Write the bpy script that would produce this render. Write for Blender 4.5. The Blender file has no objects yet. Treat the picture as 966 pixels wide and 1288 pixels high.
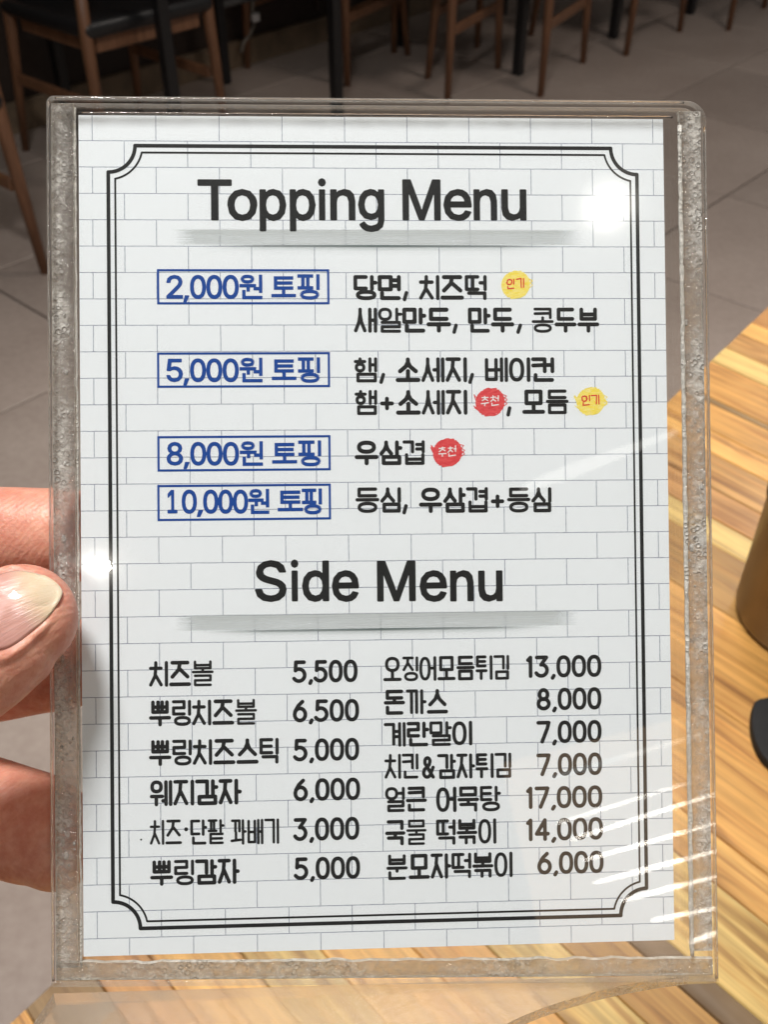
import bpy, bmesh, math, random, json
import numpy as np
from mathutils import Matrix, Vector, noise
from mathutils.bvhtree import BVHTree
random.seed(7); rng = np.random.default_rng(7)
R = math.radians
S = bpy.context.scene
C = S.collection

# ------------------------------------------------------------------ camera
cam_d = bpy.data.cameras.new('camera'); cam = bpy.data.objects.new('camera', cam_d); C.objects.link(cam)
cam.location = (0, 0, 1.2); cam.rotation_euler = (R(50), 0, 0)
cam_d.sensor_fit = 'VERTICAL'; cam_d.sensor_height = 36; cam_d.sensor_width = 27
FPX = 1250.0
cam_d.lens = FPX / 1288 * 36
cam_d.clip_start = 0.01; cam_d.clip_end = 100
cam_d.dof.use_dof = True; cam_d.dof.focus_distance = 0.178; cam_d.dof.aperture_fstop = cam_d.lens / 0.85
S.camera = cam
S.view_settings.view_transform = 'Standard'; S.view_settings.look = 'None'
S.view_settings.gamma = 1; S.view_settings.exposure = 0.0
try: S.view_settings.use_curve_mapping = False
except Exception: pass
S.cycles.use_denoising = True; S.cycles.use_adaptive_sampling = True; S.cycles.adaptive_threshold = 0.03
S.cycles.max_bounces = 8; S.cycles.transparent_max_bounces = 24; S.cycles.transmission_bounces = 10
S.cycles.sample_clamp_indirect = 4.0

# ------------------------------------------------------------------ light
W = bpy.data.worlds.new('World'); S.world = W; W.use_nodes = True
bg = W.node_tree.nodes['Background']; bg.inputs[0].default_value = (1.0, 0.96, 0.91, 1); bg.inputs[1].default_value = 0.135

def area(name, loc, target, size, power, col, shape='DISK', size_y=None):
    l = bpy.data.lights.new(name, 'AREA'); l.shape = shape; l.size = size
    if size_y: l.size_y = size_y
    l.energy = power; l.color = col
    o = bpy.data.objects.new(name, l); C.objects.link(o); o.location = loc
    o.rotation_euler = (Vector(target) - Vector(loc)).to_track_quat('-Z', 'Y').to_euler()
    return o
area('ceiling_light_main', (-0.3, 0.3, 2.65), (-0.1, 0.15, 0.8), 0.4, 39, (1.0, 0.975, 0.95))
area('ceiling_light_far', (1.7, 2.7, 2.7), (1.6, 2.7, 0), 0.8, 20, (1.0, 0.90, 0.82))
area('floor_fill_light', (0.25, 1.45, 2.65), (0.25, 1.2, 0), 0.6, 7, (1.0, 0.93, 0.86)).data.spread = R(70)  # fill lamp added to brighten the near floor, spread kept off the hand
area('warm_reflection_fill', (1.35, -2.35, 1.95), (0.05, 0.1, 1.1), 1.5, 5.5, (1.0, 0.66, 0.40), 'RECTANGLE', 1.0)  # added warm lamp, no window there; tints the lower right reflections brown

# ------------------------------------------------------------------ helpers
def hexc(h):
    def f(c): c /= 255; return c / 12.92 if c <= 0.04045 else ((c + 0.055) / 1.055) ** 2.4
    return tuple(f(int(h[i:i + 2], 16)) for i in (0, 2, 4)) + (1,)

class NT:
    def __init__(s, name):
        s.m = bpy.data.materials.new(name); s.m.use_nodes = True
        s.t = s.m.node_tree; s.t.nodes.clear(); s.out = s.n('ShaderNodeOutputMaterial')
    def n(s, t, **k):
        x = s.t.nodes.new(t)
        for a, b in k.items():
            if a.startswith('i_'):
                key = a[2:]; key = int(key) if key.isdigit() else key.replace('_', ' ')
                x.inputs[key].default_value = b
            else: setattr(x, a, b)
        return x
    def l(s, a, b): s.t.links.new(a, b)
    def math(s, op, a, b=None, clamp=False):
        x = s.n('ShaderNodeMath', operation=op, use_clamp=clamp)
        for i, v in enumerate((a, b)):
            if v is None: continue
            if isinstance(v, (int, float)): x.inputs[i].default_value = v
            else: s.l(v, x.inputs[i])
        return x.outputs[0]
    def noise(s, scale, detail=3, rough=.5, vec=None, dist=0):
        x = s.n('ShaderNodeTexNoise', i_Scale=scale, i_Detail=detail, i_Roughness=rough, i_Distortion=dist)
        if vec is not None: s.l(vec, x.inputs['Vector'])
        return x.outputs['Fac']
    def ramp(s, fac, stops, interp='LINEAR'):
        x = s.n('ShaderNodeValToRGB'); x.color_ramp.interpolation = interp
        e = x.color_ramp.elements
        while len(e) > 1: e.remove(e[-1])
        e[0].position, e[0].color = stops[0][0], stops[0][1]
        for p, c in stops[1:]:
            k = e.new(p); k.color = c
        s.l(fac, x.inputs[0]); return x.outputs[0]
    def mix(s, fac, a, b, mode='MIX'):
        x = s.n('ShaderNodeMix', data_type='RGBA', blend_type=mode)
        for i, v in ((0, fac), (6, a), (7, b)):
            if isinstance(v, (int, float, tuple)): x.inputs[i].default_value = v
            else: s.l(v, x.inputs[i])
        return x.outputs[2]
    def obj(s): return s.n('ShaderNodeTexCoord').outputs['Object']
    def scale(s, vec, sc):
        x = s.n('ShaderNodeMapping'); x.inputs['Scale'].default_value = sc; s.l(vec, x.inputs[0]); return x.outputs[0]
    def bump(s, h, strength, dist=.001, nrm=None):
        x = s.n('ShaderNodeBump', i_Strength=strength, i_Distance=dist); s.l(h, x.inputs['Height'])
        if nrm is not None: s.l(nrm, x.inputs['Normal'])
        return x.outputs[0]
    def pbr(s, col=None, rough=.5, nrm=None, metal=0, **k):
        x = s.n('ShaderNodeBsdfPrincipled')
        for key, v in (('Base Color', col), ('Roughness', rough), ('Metallic', metal), ('Normal', nrm)):
            if v is None: continue
            if isinstance(v, (int, float, tuple)): x.inputs[key].default_value = v
            else: s.l(v, x.inputs[key])
        for a, b in k.items(): x.inputs[a.replace('_', ' ')].default_value = b
        return x.outputs[0]
    def done(s, sh): s.l(sh, s.out.inputs[0]); return s.m
G = lambda v: (v, v, v, 1)

def mesh_obj(name, verts, faces, mat, parent=None, smooth=False, mats=None, fmat=None):
    me = bpy.data.meshes.new(name); me.from_pydata([tuple(v) for v in verts], [], faces); me.update()
    for m in (mats or ([mat] if mat else [])): me.materials.append(m)
    if fmat is not None: me.polygons.foreach_set('material_index', fmat)
    if smooth: me.polygons.foreach_set('use_smooth', [True] * len(me.polygons))
    o = bpy.data.objects.new(name, me); C.objects.link(o)
    if parent: o.parent = parent
    return o
def bm_obj(name, bm, mat, parent=None, smooth=False):
    me = bpy.data.meshes.new(name); bmesh.ops.recalc_face_normals(bm, faces=bm.faces); bm.to_mesh(me); bm.free()
    me.materials.append(mat)
    if smooth:
        me.polygons.foreach_set('use_smooth', [True] * len(me.polygons))
    o = bpy.data.objects.new(name, me); C.objects.link(o)
    if parent: o.parent = parent
    return o
def box(bm, cx, cy, cz, sx, sy, sz, rot=None, bevel=0, seg=1):
    r = bmesh.ops.create_cube(bm, size=1)['verts']
    for v in r: v.co = Vector((v.co.x * sx, v.co.y * sy, v.co.z * sz))
    if bevel:
        es = list({e for v in r for e in v.link_edges})
        q = bmesh.ops.bevel(bm, geom=es, offset=bevel, segments=seg, affect='EDGES', profile=.5)
        r = list({v for v in q['verts']} | {v for v in r if v.is_valid})
    M = Matrix.Translation((cx, cy, cz)) @ (rot.to_4x4() if rot else Matrix())
    for v in r: v.co = M @ v.co
def tube(bm, pts, rad, n=10, caps=True):
    rings = []
    pts = [Vector(p) for p in pts]
    if not hasattr(rad, '__len__'): rad = [rad] * len(pts)
    up = Vector((0.31, 0.17, .93)).normalized()
    for i, p in enumerate(pts):
        d = (pts[min(i + 1, len(pts) - 1)] - pts[max(i - 1, 0)]).normalized()
        a = d.cross(up).normalized(); b = d.cross(a)
        rings.append([bm.verts.new(p + (a * math.cos(t) + b * math.sin(t)) * rad[i]) for t in [2 * math.pi * k / n for k in range(n)]])
    for r0, r1 in zip(rings, rings[1:]):
        for k in range(n): bm.faces.new((r0[k], r0[(k + 1) % n], r1[(k + 1) % n], r1[k]))
    if caps: bm.faces.new(rings[0]); bm.faces.new(rings[-1])
def lathe(bm, prof, n=48):
    rings = []
    for r, z in prof:
        rings.append([bm.verts.new((r * math.cos(2 * math.pi * k / n), r * math.sin(2 * math.pi * k / n), z)) for k in range(n)])
    for r0, r1 in zip(rings, rings[1:]):
        for k in range(n): bm.faces.new((r0[k], r0[(k + 1) % n], r1[(k + 1) % n], r1[k]))
    return rings
def tag(o, label=None, cat=None, group=None, kind=None):
    for k, v in (('label', label), ('category', cat), ('group', group), ('kind', kind)):
        if v: o[k] = v
    return o
def empty(name, loc=(0, 0, 0), rz=0):
    o = bpy.data.objects.new(name, None); C.objects.link(o); o.location = loc; o.rotation_euler = (0, 0, rz)
    o.empty_display_size = .02; return o

# camera-ray helpers: where the card, table and floor marks measured in the photograph lie in the place
CX, CY = 483.0, 644.0
cp, sp = math.cos(R(40)), math.sin(R(40))
def floor_pt(px, py, z=0.0):
    d = Vector(((px - CX) / FPX, cp + sp * (CY - py) / FPX, -sp + cp * (CY - py) / FPX))
    t = (z - 1.2) / d.z; return Vector((0, 0, 1.2)) + d * t
# pose of the card in camera space (mm)
POSE_R = Matrix(((0.9991, -0.0102, 0.0421), (0.0097, 0.9999, 0.0135), (-0.0422, -0.0131, 0.999)))
POSE_T = Vector((-0.985, -3.288, -177.747))
def card_pt(px, py, z=0.0):
    r = Vector(((px - CX) / FPX, (CY - py) / FPX, -1.0)); n = POSE_R.col[2]
    t = (POSE_T + n * z).dot(n) / r.dot(n)
    return POSE_R.transposed() @ (r * t - POSE_T)
CAMW = Matrix.Translation((0, 0, 1.2)) @ Matrix.Rotation(R(50), 4, 'X')
HOLD = CAMW @ (Matrix.Translation(POSE_T * .001) @ POSE_R.to_4x4())     # world matrix of the card frame (metres)
class Root:
    """thing whose own frame is the card frame moved to its base"""
    def __init__(s, name, off):
        s.off = Vector(off); s.e = bpy.data.objects.new(name, None); C.objects.link(s.e)
        s.e.matrix_world = HOLD @ Matrix.Translation(s.off * .001); s.e.empty_display_size = .01
    def v(s, p): return (Vector(p) - s.off) * .001
GLYPH = {"T":[[85,452,32,452,32,471,32,490,32,509,160,509,288,509,417,509,417,490,417,471,417,452,363,452,310,452,257,452,257,301,257,151,257,0,235,0,214,0,193,0,193,151,193,301,193,452,139,452]],"o":[[242,-8,207,-8,173,-8,143,0,117,16,91,33,71,56,56,85,41,114,34,149,34,187,34,227,41,262,56,291,71,321,91,343,117,360,143,376,173,384,207,384,242,384,273,376,299,360,325,343,345,321,359,291,374,262,381,227,381,187,381,149,374,114,359,85,345,56,325,33,299,16,273,0],[182,46,207,46,233,46,254,53,270,66,287,79,299,96,307,117,315,139,319,162,319,187,319,213,315,236,307,258,299,280,287,297,270,310,254,323,233,330,207,330,182,330,161,323,145,310,129,297,116,280,108,258,100,237,96,213,96,187,96,162,100,139,108,117,116,96,129,79,145,66,161,53]],"p":[[73,-143,53,-143,53,31,53,205,53,379,72,379,92,379,112,379,112,359,112,339,112,319,114,319,116,319,118,319,123,327,129,336,137,346,145,356,157,365,171,373,186,381,205,384,229,384,261,384,289,376,313,361,337,345,356,322,370,293,383,263,390,229,390,189,390,149,383,114,370,84,356,55,337,32,313,16,289,0,261,-8,229,-8,206,-8,187,-4,173,4,158,12,146,21,138,31,130,42,123,51,118,59,117,59,115,59,114,59,114,-8,114,-76,114,-143,93,-143],[197,47,220,47,244,47,263,53,279,66,295,78,308,95,316,117,324,138,328,162,328,189,328,216,324,240,316,261,308,282,296,299,280,311,264,324,244,330,220,330,197,330,177,324,161,312,145,300,133,284,125,263,117,242,113,217,113,189,113,161,117,136,125,115,133,94,146,77,162,65,178,53]],"i":[[73,0,53,0,53,126,53,253,53,379,73,379,93,379,114,379,114,253,114,126,114,0,93,0],[95,443,84,443,72,443,62,447,54,455,45,462,41,472,41,483,41,494,45,504,54,512,62,520,72,524,84,524,95,524,106,520,114,512,122,504,126,494,126,483,126,472,122,462,114,455,106,447]],"n":[[114,249,114,227,114,151,114,76,114,0,93,0,73,0,53,0,53,126,53,253,53,379,72,379,92,379,112,379,112,349,112,318,112,287,109,287,106,287,102,287,114,322,131,347,152,362,174,377,199,384,227,384,253,384,276,379,295,369,314,358,330,342,341,321,352,299,357,273,357,240,357,160,357,80,357,0,337,0,316,0,296,0,296,78,296,157,296,235,296,265,288,288,273,304,258,321,237,329,210,329,192,329,175,325,161,317,146,309,135,298,126,283,118,267]],"g":[[238,-151,207,-151,179,-151,155,-147,134,-140,113,-132,96,-123,82,-110,69,-98,58,-84,51,-69,67,-60,84,-50,101,-41,107,-49,113,-57,122,-66,130,-75,141,-82,154,-88,168,-94,186,-97,207,-97,238,-97,263,-90,282,-75,302,-60,311,-37,311,-6,311,19,311,44,311,68,310,68,308,68,306,68,301,60,295,51,287,41,278,32,267,23,252,16,238,8,219,5,195,5,164,5,137,12,113,27,88,41,69,62,55,90,41,118,34,152,34,191,34,230,41,264,55,293,69,322,88,345,112,361,137,376,165,384,196,384,220,384,239,381,253,373,268,365,280,356,288,346,297,336,303,327,308,319,309,319,311,319,313,319,313,339,313,359,313,379,333,379,353,379,372,379,372,250,372,121,372,-9,372,-42,365,-69,350,-90,335,-111,316,-126,291,-136,266,-146],[181,59,205,59,228,59,248,64,264,75,280,86,292,101,300,121,308,141,312,165,312,193,312,220,308,243,300,264,292,284,280,301,264,312,248,324,228,330,205,330,181,330,161,324,145,312,129,299,117,283,109,262,100,242,96,219,96,193,96,166,100,143,109,123,117,103,129,87,145,76,162,65]],"M":[[81,0,60,0,60,170,60,339,60,509,91,509,121,509,152,509,193,402,235,294,277,187,280,180,284,170,287,159,291,148,295,136,299,123,303,110,307,97,311,84,315,71,319,59,322,49,317,49,312,49,307,49,310,59,314,70,318,83,322,95,326,108,330,121,334,134,338,147,342,158,346,170,349,179,352,187,394,294,435,402,476,509,507,509,537,509,568,509,568,339,568,170,568,0,547,0,525,0,504,0,504,97,504,194,504,291,504,302,504,314,504,327,505,340,505,354,505,369,505,383,506,398,506,413,506,428,507,443,507,457,509,457,511,457,513,457,508,441,503,426,498,409,492,393,487,378,482,363,477,348,472,334,467,322,463,309,459,299,456,291,418,194,380,97,342,0,323,0,305,0,286,0,248,97,209,194,170,291,167,299,163,309,159,321,155,333,150,346,145,361,140,376,135,391,129,408,124,424,118,441,112,457,114,457,117,457,119,457,119,444,120,431,120,416,120,401,121,387,121,372,121,357,121,342,122,328,122,315,122,302,122,291,122,194,122,97,122,0,101,0]],"e":[[238,-8,212,-8,175,-8,143,0,117,16,90,33,70,56,56,85,41,114,34,148,34,187,34,226,41,260,55,290,69,319,89,343,115,359,141,376,171,384,205,384,226,384,246,381,266,374,285,367,303,356,319,341,335,326,348,306,357,282,366,258,371,228,371,194,371,186,371,178,371,169,272,169,174,169,75,169,75,187,75,204,75,221,163,221,250,221,338,221,329,215,319,208,310,202,310,227,306,249,298,269,290,288,278,303,263,314,247,325,228,330,205,330,182,330,163,325,146,313,130,302,118,288,109,270,100,251,96,232,96,211,96,200,96,189,96,178,96,150,101,126,110,106,120,87,134,72,151,61,168,51,189,46,212,46,228,46,241,48,254,53,266,57,277,64,285,73,294,82,301,93,306,105,325,101,345,96,365,91,359,71,349,54,335,39,321,24,303,13,283,4,262,-4]],"u":[[211,-5,182,-5,157,-5,134,0,115,11,95,21,80,37,69,59,58,80,53,107,53,139,53,219,53,299,53,379,73,379,93,379,114,379,114,301,114,222,114,144,114,114,121,91,137,75,152,58,173,50,200,50,218,50,235,54,249,62,264,70,275,81,283,97,292,112,296,131,296,153,296,228,296,304,296,379,316,379,337,379,357,379,357,253,357,126,357,0,337,0,318,0,298,0,298,31,298,61,298,92,301,92,304,92,307,92,295,57,279,32,257,17,235,2]],"S":[[263,-9,224,-9,187,-9,155,-3,128,9,100,21,79,38,64,60,49,82,40,107,38,137,60,137,82,137,104,137,106,117,112,101,123,88,134,75,149,65,166,59,184,52,203,49,224,49,247,49,268,53,286,60,304,68,319,78,329,92,340,105,346,121,346,139,346,155,341,169,332,179,323,189,311,198,296,205,281,211,264,217,245,222,224,228,204,234,184,239,142,251,109,268,86,289,63,311,52,339,52,372,52,401,60,426,75,448,90,469,111,486,138,498,164,510,194,516,227,516,261,516,290,510,316,498,342,486,362,469,377,449,392,428,400,404,401,378,380,378,358,378,337,378,335,403,323,423,302,437,281,451,256,459,225,459,203,459,184,455,167,448,151,441,138,431,129,418,120,406,115,391,115,376,115,358,120,344,131,334,142,323,154,314,169,308,184,302,199,297,212,293,230,289,247,284,264,279,279,275,295,270,312,264,328,257,344,248,359,238,373,227,385,214,395,198,404,181,408,162,408,139,408,111,401,86,386,64,372,41,351,24,323,11,296,-2]],"d":[[219,-8,195,-8,164,-8,136,0,111,16,87,32,68,55,55,84,41,114,34,149,34,189,34,229,41,263,55,293,69,322,88,345,112,361,136,376,164,384,196,384,219,384,238,381,253,373,268,365,279,356,287,346,296,336,302,327,306,319,308,319,309,319,311,319,311,382,311,446,311,509,331,509,351,509,372,509,372,339,372,170,372,0,352,0,332,0,313,0,313,20,313,39,313,59,311,59,309,59,307,59,302,51,295,42,287,31,278,21,267,12,252,4,238,-4],[181,47,205,47,227,47,247,53,263,65,279,77,291,94,299,115,308,136,312,161,312,189,312,217,308,242,300,263,292,284,279,300,263,312,247,324,228,330,205,330,181,330,161,324,145,311,129,299,116,282,108,261,100,240,96,216,96,189,96,162,100,138,109,117,117,95,129,78,145,66,161,53]],"0":[[264,-7,227,-7,189,-7,157,3,130,24,103,45,83,74,69,113,55,152,48,199,48,254,48,309,55,356,69,395,83,434,104,464,130,484,157,505,189,516,227,516,264,516,296,505,323,484,350,464,370,434,384,395,398,356,405,309,405,254,405,199,398,152,384,113,370,74,350,45,323,24,297,3],[202,50,227,50,252,50,273,58,290,74,308,90,321,113,330,144,339,174,344,211,344,254,344,297,339,334,330,365,321,395,308,419,290,435,273,451,252,460,227,460,202,460,180,451,163,435,146,419,132,395,123,365,114,334,109,297,109,254,109,211,114,174,123,144,132,113,146,90,163,74,180,58]],"1":[[181,0,76,0,76,18,76,36,76,55,181,55,286,55,391,55,391,36,391,18,391,0,286,0],[250,509,276,509,276,339,276,170,276,0,255,0,234,0,212,0,212,149,212,299,212,448,211,448,210,448,209,448,168,418,127,388,86,358,86,381,86,404,86,427,123,454,161,481,198,509,224,509]],"2":[[172,0,64,0,64,16,64,32,64,47,121,108,177,168,234,229,254,249,270,267,282,282,295,298,304,313,311,327,317,341,320,356,320,371,320,390,316,405,308,419,299,432,288,442,273,449,259,456,242,460,224,460,204,460,187,456,172,447,158,439,147,428,139,413,131,399,127,382,127,362,107,362,86,362,66,362,66,392,72,419,86,442,100,465,119,483,143,496,167,509,194,516,225,516,255,516,282,509,306,497,329,484,348,467,361,445,374,424,381,399,381,372,381,354,378,335,371,318,364,300,353,280,336,259,319,237,296,211,267,180,229,140,191,100,153,60,153,59,153,58,153,57,231,57,310,57,389,57,389,38,389,19,389,0,281,0]],"5":[[254,-7,221,-7,191,-7,164,-1,140,11,116,23,97,39,83,60,69,81,61,104,60,130,81,130,101,130,122,130,124,115,129,101,138,89,147,77,159,67,173,60,188,53,204,50,221,50,242,50,260,55,276,64,292,74,305,87,314,104,323,121,328,141,328,162,328,184,323,204,314,221,304,238,291,252,275,262,258,272,239,277,218,277,201,277,184,274,167,268,151,263,138,255,128,246,108,248,88,250,67,253,77,338,86,423,96,509,186,509,276,509,366,509,366,490,366,471,366,452,294,452,222,452,151,452,145,402,139,352,134,301,135,301,135,301,136,301,147,311,161,319,178,325,194,331,211,334,229,334,253,334,274,329,294,321,313,313,331,301,345,285,359,270,371,252,379,231,387,210,391,188,391,163,391,130,384,101,369,76,354,50,334,30,309,15,283,1]],"8":[[260,-7,226,-7,192,-7,162,-1,136,11,109,24,89,40,74,62,59,83,52,108,52,135,52,157,56,177,65,195,74,213,86,229,101,241,116,253,133,261,153,265,153,265,153,266,153,267,128,273,108,287,93,308,78,329,70,353,70,380,70,406,77,429,90,450,104,470,122,486,146,498,169,510,196,516,226,516,256,516,283,510,306,498,329,486,348,470,361,450,375,429,382,406,382,380,382,353,374,329,359,308,344,287,325,273,300,267,300,266,300,265,300,265,319,261,336,253,351,241,366,229,378,213,387,195,396,177,401,157,401,135,401,108,393,83,378,62,364,40,343,24,317,11,291,-1],[204,49,226,49,249,49,268,53,285,60,301,68,314,78,323,91,332,105,337,121,337,139,337,158,332,174,322,189,313,203,300,214,283,223,266,231,247,235,226,235,205,235,186,231,169,223,152,214,139,203,130,189,120,174,115,158,115,139,115,121,120,105,129,91,138,78,151,68,167,60,184,53],[208,290,226,290,244,290,260,293,274,300,288,307,299,318,307,330,315,343,319,358,319,376,319,393,315,407,308,420,300,433,289,443,275,449,261,456,245,460,226,460,208,460,191,456,177,449,163,443,152,433,145,420,137,407,133,393,133,376,133,358,137,343,145,330,152,318,163,307,178,300,192,293]],",":[[53,-119,38,-119,48,-56,58,8,68,71,91,71,114,71,137,71,119,8,102,-56,84,-119,69,-119]],"&":[[221,-7,197,-7,163,-7,135,-1,110,12,86,24,67,41,54,62,41,83,34,107,34,133,34,155,39,174,47,189,56,205,69,220,85,235,101,249,119,263,140,279,166,298,191,316,216,335,223,340,230,346,237,352,244,359,250,366,255,375,259,384,262,394,262,405,262,421,256,434,245,445,235,456,220,461,201,461,189,461,178,458,168,453,158,448,151,441,145,431,140,422,137,411,137,399,137,386,140,374,145,363,151,352,159,340,169,327,179,315,190,300,204,284,282,189,360,95,438,0,413,0,389,0,364,0,300,77,236,154,171,231,152,255,135,275,121,293,107,310,95,327,87,344,79,361,75,379,75,398,75,421,81,441,91,458,101,475,116,489,134,499,153,509,175,513,200,513,225,513,247,509,266,499,284,489,298,476,308,459,319,443,324,424,324,404,324,389,321,375,315,362,309,348,302,336,291,325,281,314,269,303,256,293,222,268,188,243,154,217,133,202,119,188,110,174,101,161,97,147,97,131,97,115,101,100,109,87,117,75,129,65,143,57,158,50,174,46,193,46,213,46,233,51,251,59,270,68,286,80,301,95,316,111,328,130,336,151,345,173,349,197,349,224,368,224,388,224,408,224,408,192,404,165,397,144,389,122,381,105,371,92,361,79,352,69,345,62,341,57,337,52,333,47,316,29,296,16,271,7,246,-2]]}
# ------------------------------------------------------------------ floor and wall
def tile_mat():
    t = NT('porcelain_tile'); oi = t.n('ShaderNodeObjectInfo')
    g = t.n('ShaderNodeNewGeometry').outputs['Position']
    n1 = t.noise(2.2, 5, .6, g); n2 = t.noise(60, 4, .6, g)
    c = t.ramp(n1, [(.3, (.36, .285, .245, 1)), (.7, (.47, .39, .34, 1))])
    c = t.mix(.25, c, t.ramp(n2, [(.3, (.26, .21, .18, 1)), (.7, (.50, .44, .40, 1))]))
    v = t.math('ADD', t.math('MULTIPLY', oi.outputs['Random'], .16), .92)
    c = t.mix(1.0, c, t.n('ShaderNodeCombineColor').outputs[0] if False else c)
    hs = t.n('ShaderNodeHueSaturation'); t.l(c, hs.inputs['Color']); t.l(v, hs.inputs['Value'])
    return t.done(t.pbr(hs.outputs[0], t.math('ADD', t.math('MULTIPLY', n1, .15), .33), t.bump(n2, .12, .001)))
def flat_mat(name, col, rough=.5, nscale=40, amt=.25, metal=0, bump=.1, **k):
    t = NT(name); o = t.obj(); n = t.noise(nscale, 4, .6, o)
    d = tuple(x * (1 - amt) for x in col[:3]) + (1,); b = tuple(min(1, x * (1 + amt)) for x in col[:3]) + (1,)
    c = t.ramp(n, [(.3, d), (.7, b)])
    return t.done(t.pbr(c, rough, t.bump(n, bump, .0005), metal, **k))
M_grout = flat_mat('tile_grout', (.15, .125, .11, 1), .85)
M_tile = tile_mat()
floor = tag(mesh_obj('floor', [(-9, -4, -.004), (9, -4, -.004), (9, 12, -.004), (-9, 12, -.004)], [(0, 1, 2, 3)], M_grout), kind='structure')
ua = Vector((math.cos(R(48)), math.sin(R(48)), 0)); va = Vector((-ua.y, ua.x, 0))
bm = bmesh.new(); box(bm, 0, 0, -.004, .594, .594, .008, bevel=.002)
tile_me = None
for i in range(-10, 16):
    for j in range(-9, 8):
        s = 2.257 + .6 * (i + .5) - .6 * 3; n = 1.18 + .6 * (j + .5)
        p = ua * s + va * n
        if p.y < -.6 or p.y > 8.5 or abs(p.x) > .9 + p.y * .55 or n > 3.56: continue
        if tile_me is None:
            o = bm_obj('tile', bm, M_tile, floor); tile_me = o.data
        else:
            o = bpy.data.objects.new('tile', tile_me); C.objects.link(o); o.parent = floor
        o.location = p + Vector((0, 0, .0035 + random.uniform(-.0006, .0006))); o.rotation_euler = (0, 0, R(48) + R(90) * random.randrange(4))
# wall: runs along ua at n = 3.26
M_wall = flat_mat('dark_brown_wall', (.030, .019, .014, 1), .55, 6)
M_skirt = flat_mat('tan_skirting', (.20, .145, .095, 1), .5, 12)
Rw = Matrix.Rotation(R(48), 3, 'Z')
def wall_p(s, n, z): return ua * s + va * n + Vector((0, 0, z))
bm = bmesh.new(); c = wall_p(4.2, 3.36, 1.4); box(bm, *c, 9, .18, 2.8, Rw)
wall = tag(bm_obj('wall_back', bm, M_wall), kind='structure')
bm = bmesh.new(); c = wall_p(4.2, 3.255, .05); box(bm, *c, 9, .03, .1, Rw, .004)
bm_obj('skirting', bm, M_skirt, wall)
bm = bmesh.new()
for k in range(12):
    c = wall_p(.2 + k * .75, 3.268, .78); box(bm, *c, .01, .012, 1.3, Rw)
bm_obj('panel_batten', bm, flat_mat('batten_brown', (.05, .032, .022, 1), .4), wall)
def wall_at(px, py, n):     # point on the wall plane
    a = floor_pt(px, py, 0.0); d = (a - Vector((0, 0, 1.2)))
    t = n / d.dot(va); return Vector((0, 0, 1.2)) + d * t
# socket
oc = wall_at(176, 4, 3.262)
ro = empty('wall_socket', oc, R(48)); tag(ro, 'cream plastic power socket plate on the dark brown wall', 'power socket')
bm = bmesh.new(); box(bm, 0, -.006, 0, .085, .012, .085, bevel=.004, seg=2)
bm_obj('plate', bm, flat_mat('cream_plastic', (.42, .36, .25, 1), .4), ro)
M_dplas = flat_mat('dark_plastic', (.02, .02, .02, 1), .5)
for sx in (-.014, .014):
    bm = bmesh.new(); box(bm, sx, -.0135, 0, .006, .003, .012, bevel=.001); bm_obj('socket_hole', bm, M_dplas, ro)
# pipe rail and cable
bm = bmesh.new(); a = wall_at(196, 22, 3.2); b = wall_at(330, -2, 3.2); b.z = a.z = (a.z + b.z) / 2
tube(bm, [a, a.lerp(b, .5), b], .013, 10)
tag(bm_obj('pipe', bm, flat_mat('grey_painted_metal', (.12, .12, .12, 1), .4), smooth=True), 'thin grey metal pipe running low along the dark wall', 'pipe')
cpts = [(318, -6), (317, 12), (321, 26), (315, 42), (306, 54), (303, 66)]
bm = bmesh.new(); tube(bm, [wall_at(x, y, 3.20) for x, y in cpts], .007, 8)
cab = empty('cable', wall_at(303, 66, 3.2)); tag(cab, 'pale grey cable drooping down the dark wall to the skirting', 'cable')
o = bm_obj('cord', bm, flat_mat('cable_grey', (.25, .23, .20, 1), .5), cab, True); o.matrix_parent_inverse = Matrix.Translation(-cab.location)
bm = bmesh.new(); q = wall_at(321, 22, 3.185); box(bm, *q, .035, .02, .03, Rw, .004)
o = bm_obj('plug', bm, flat_mat('white_plug', (.6, .6, .62, 1), .3), cab); o.matrix_parent_inverse = Matrix.Translation(-cab.location)

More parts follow.
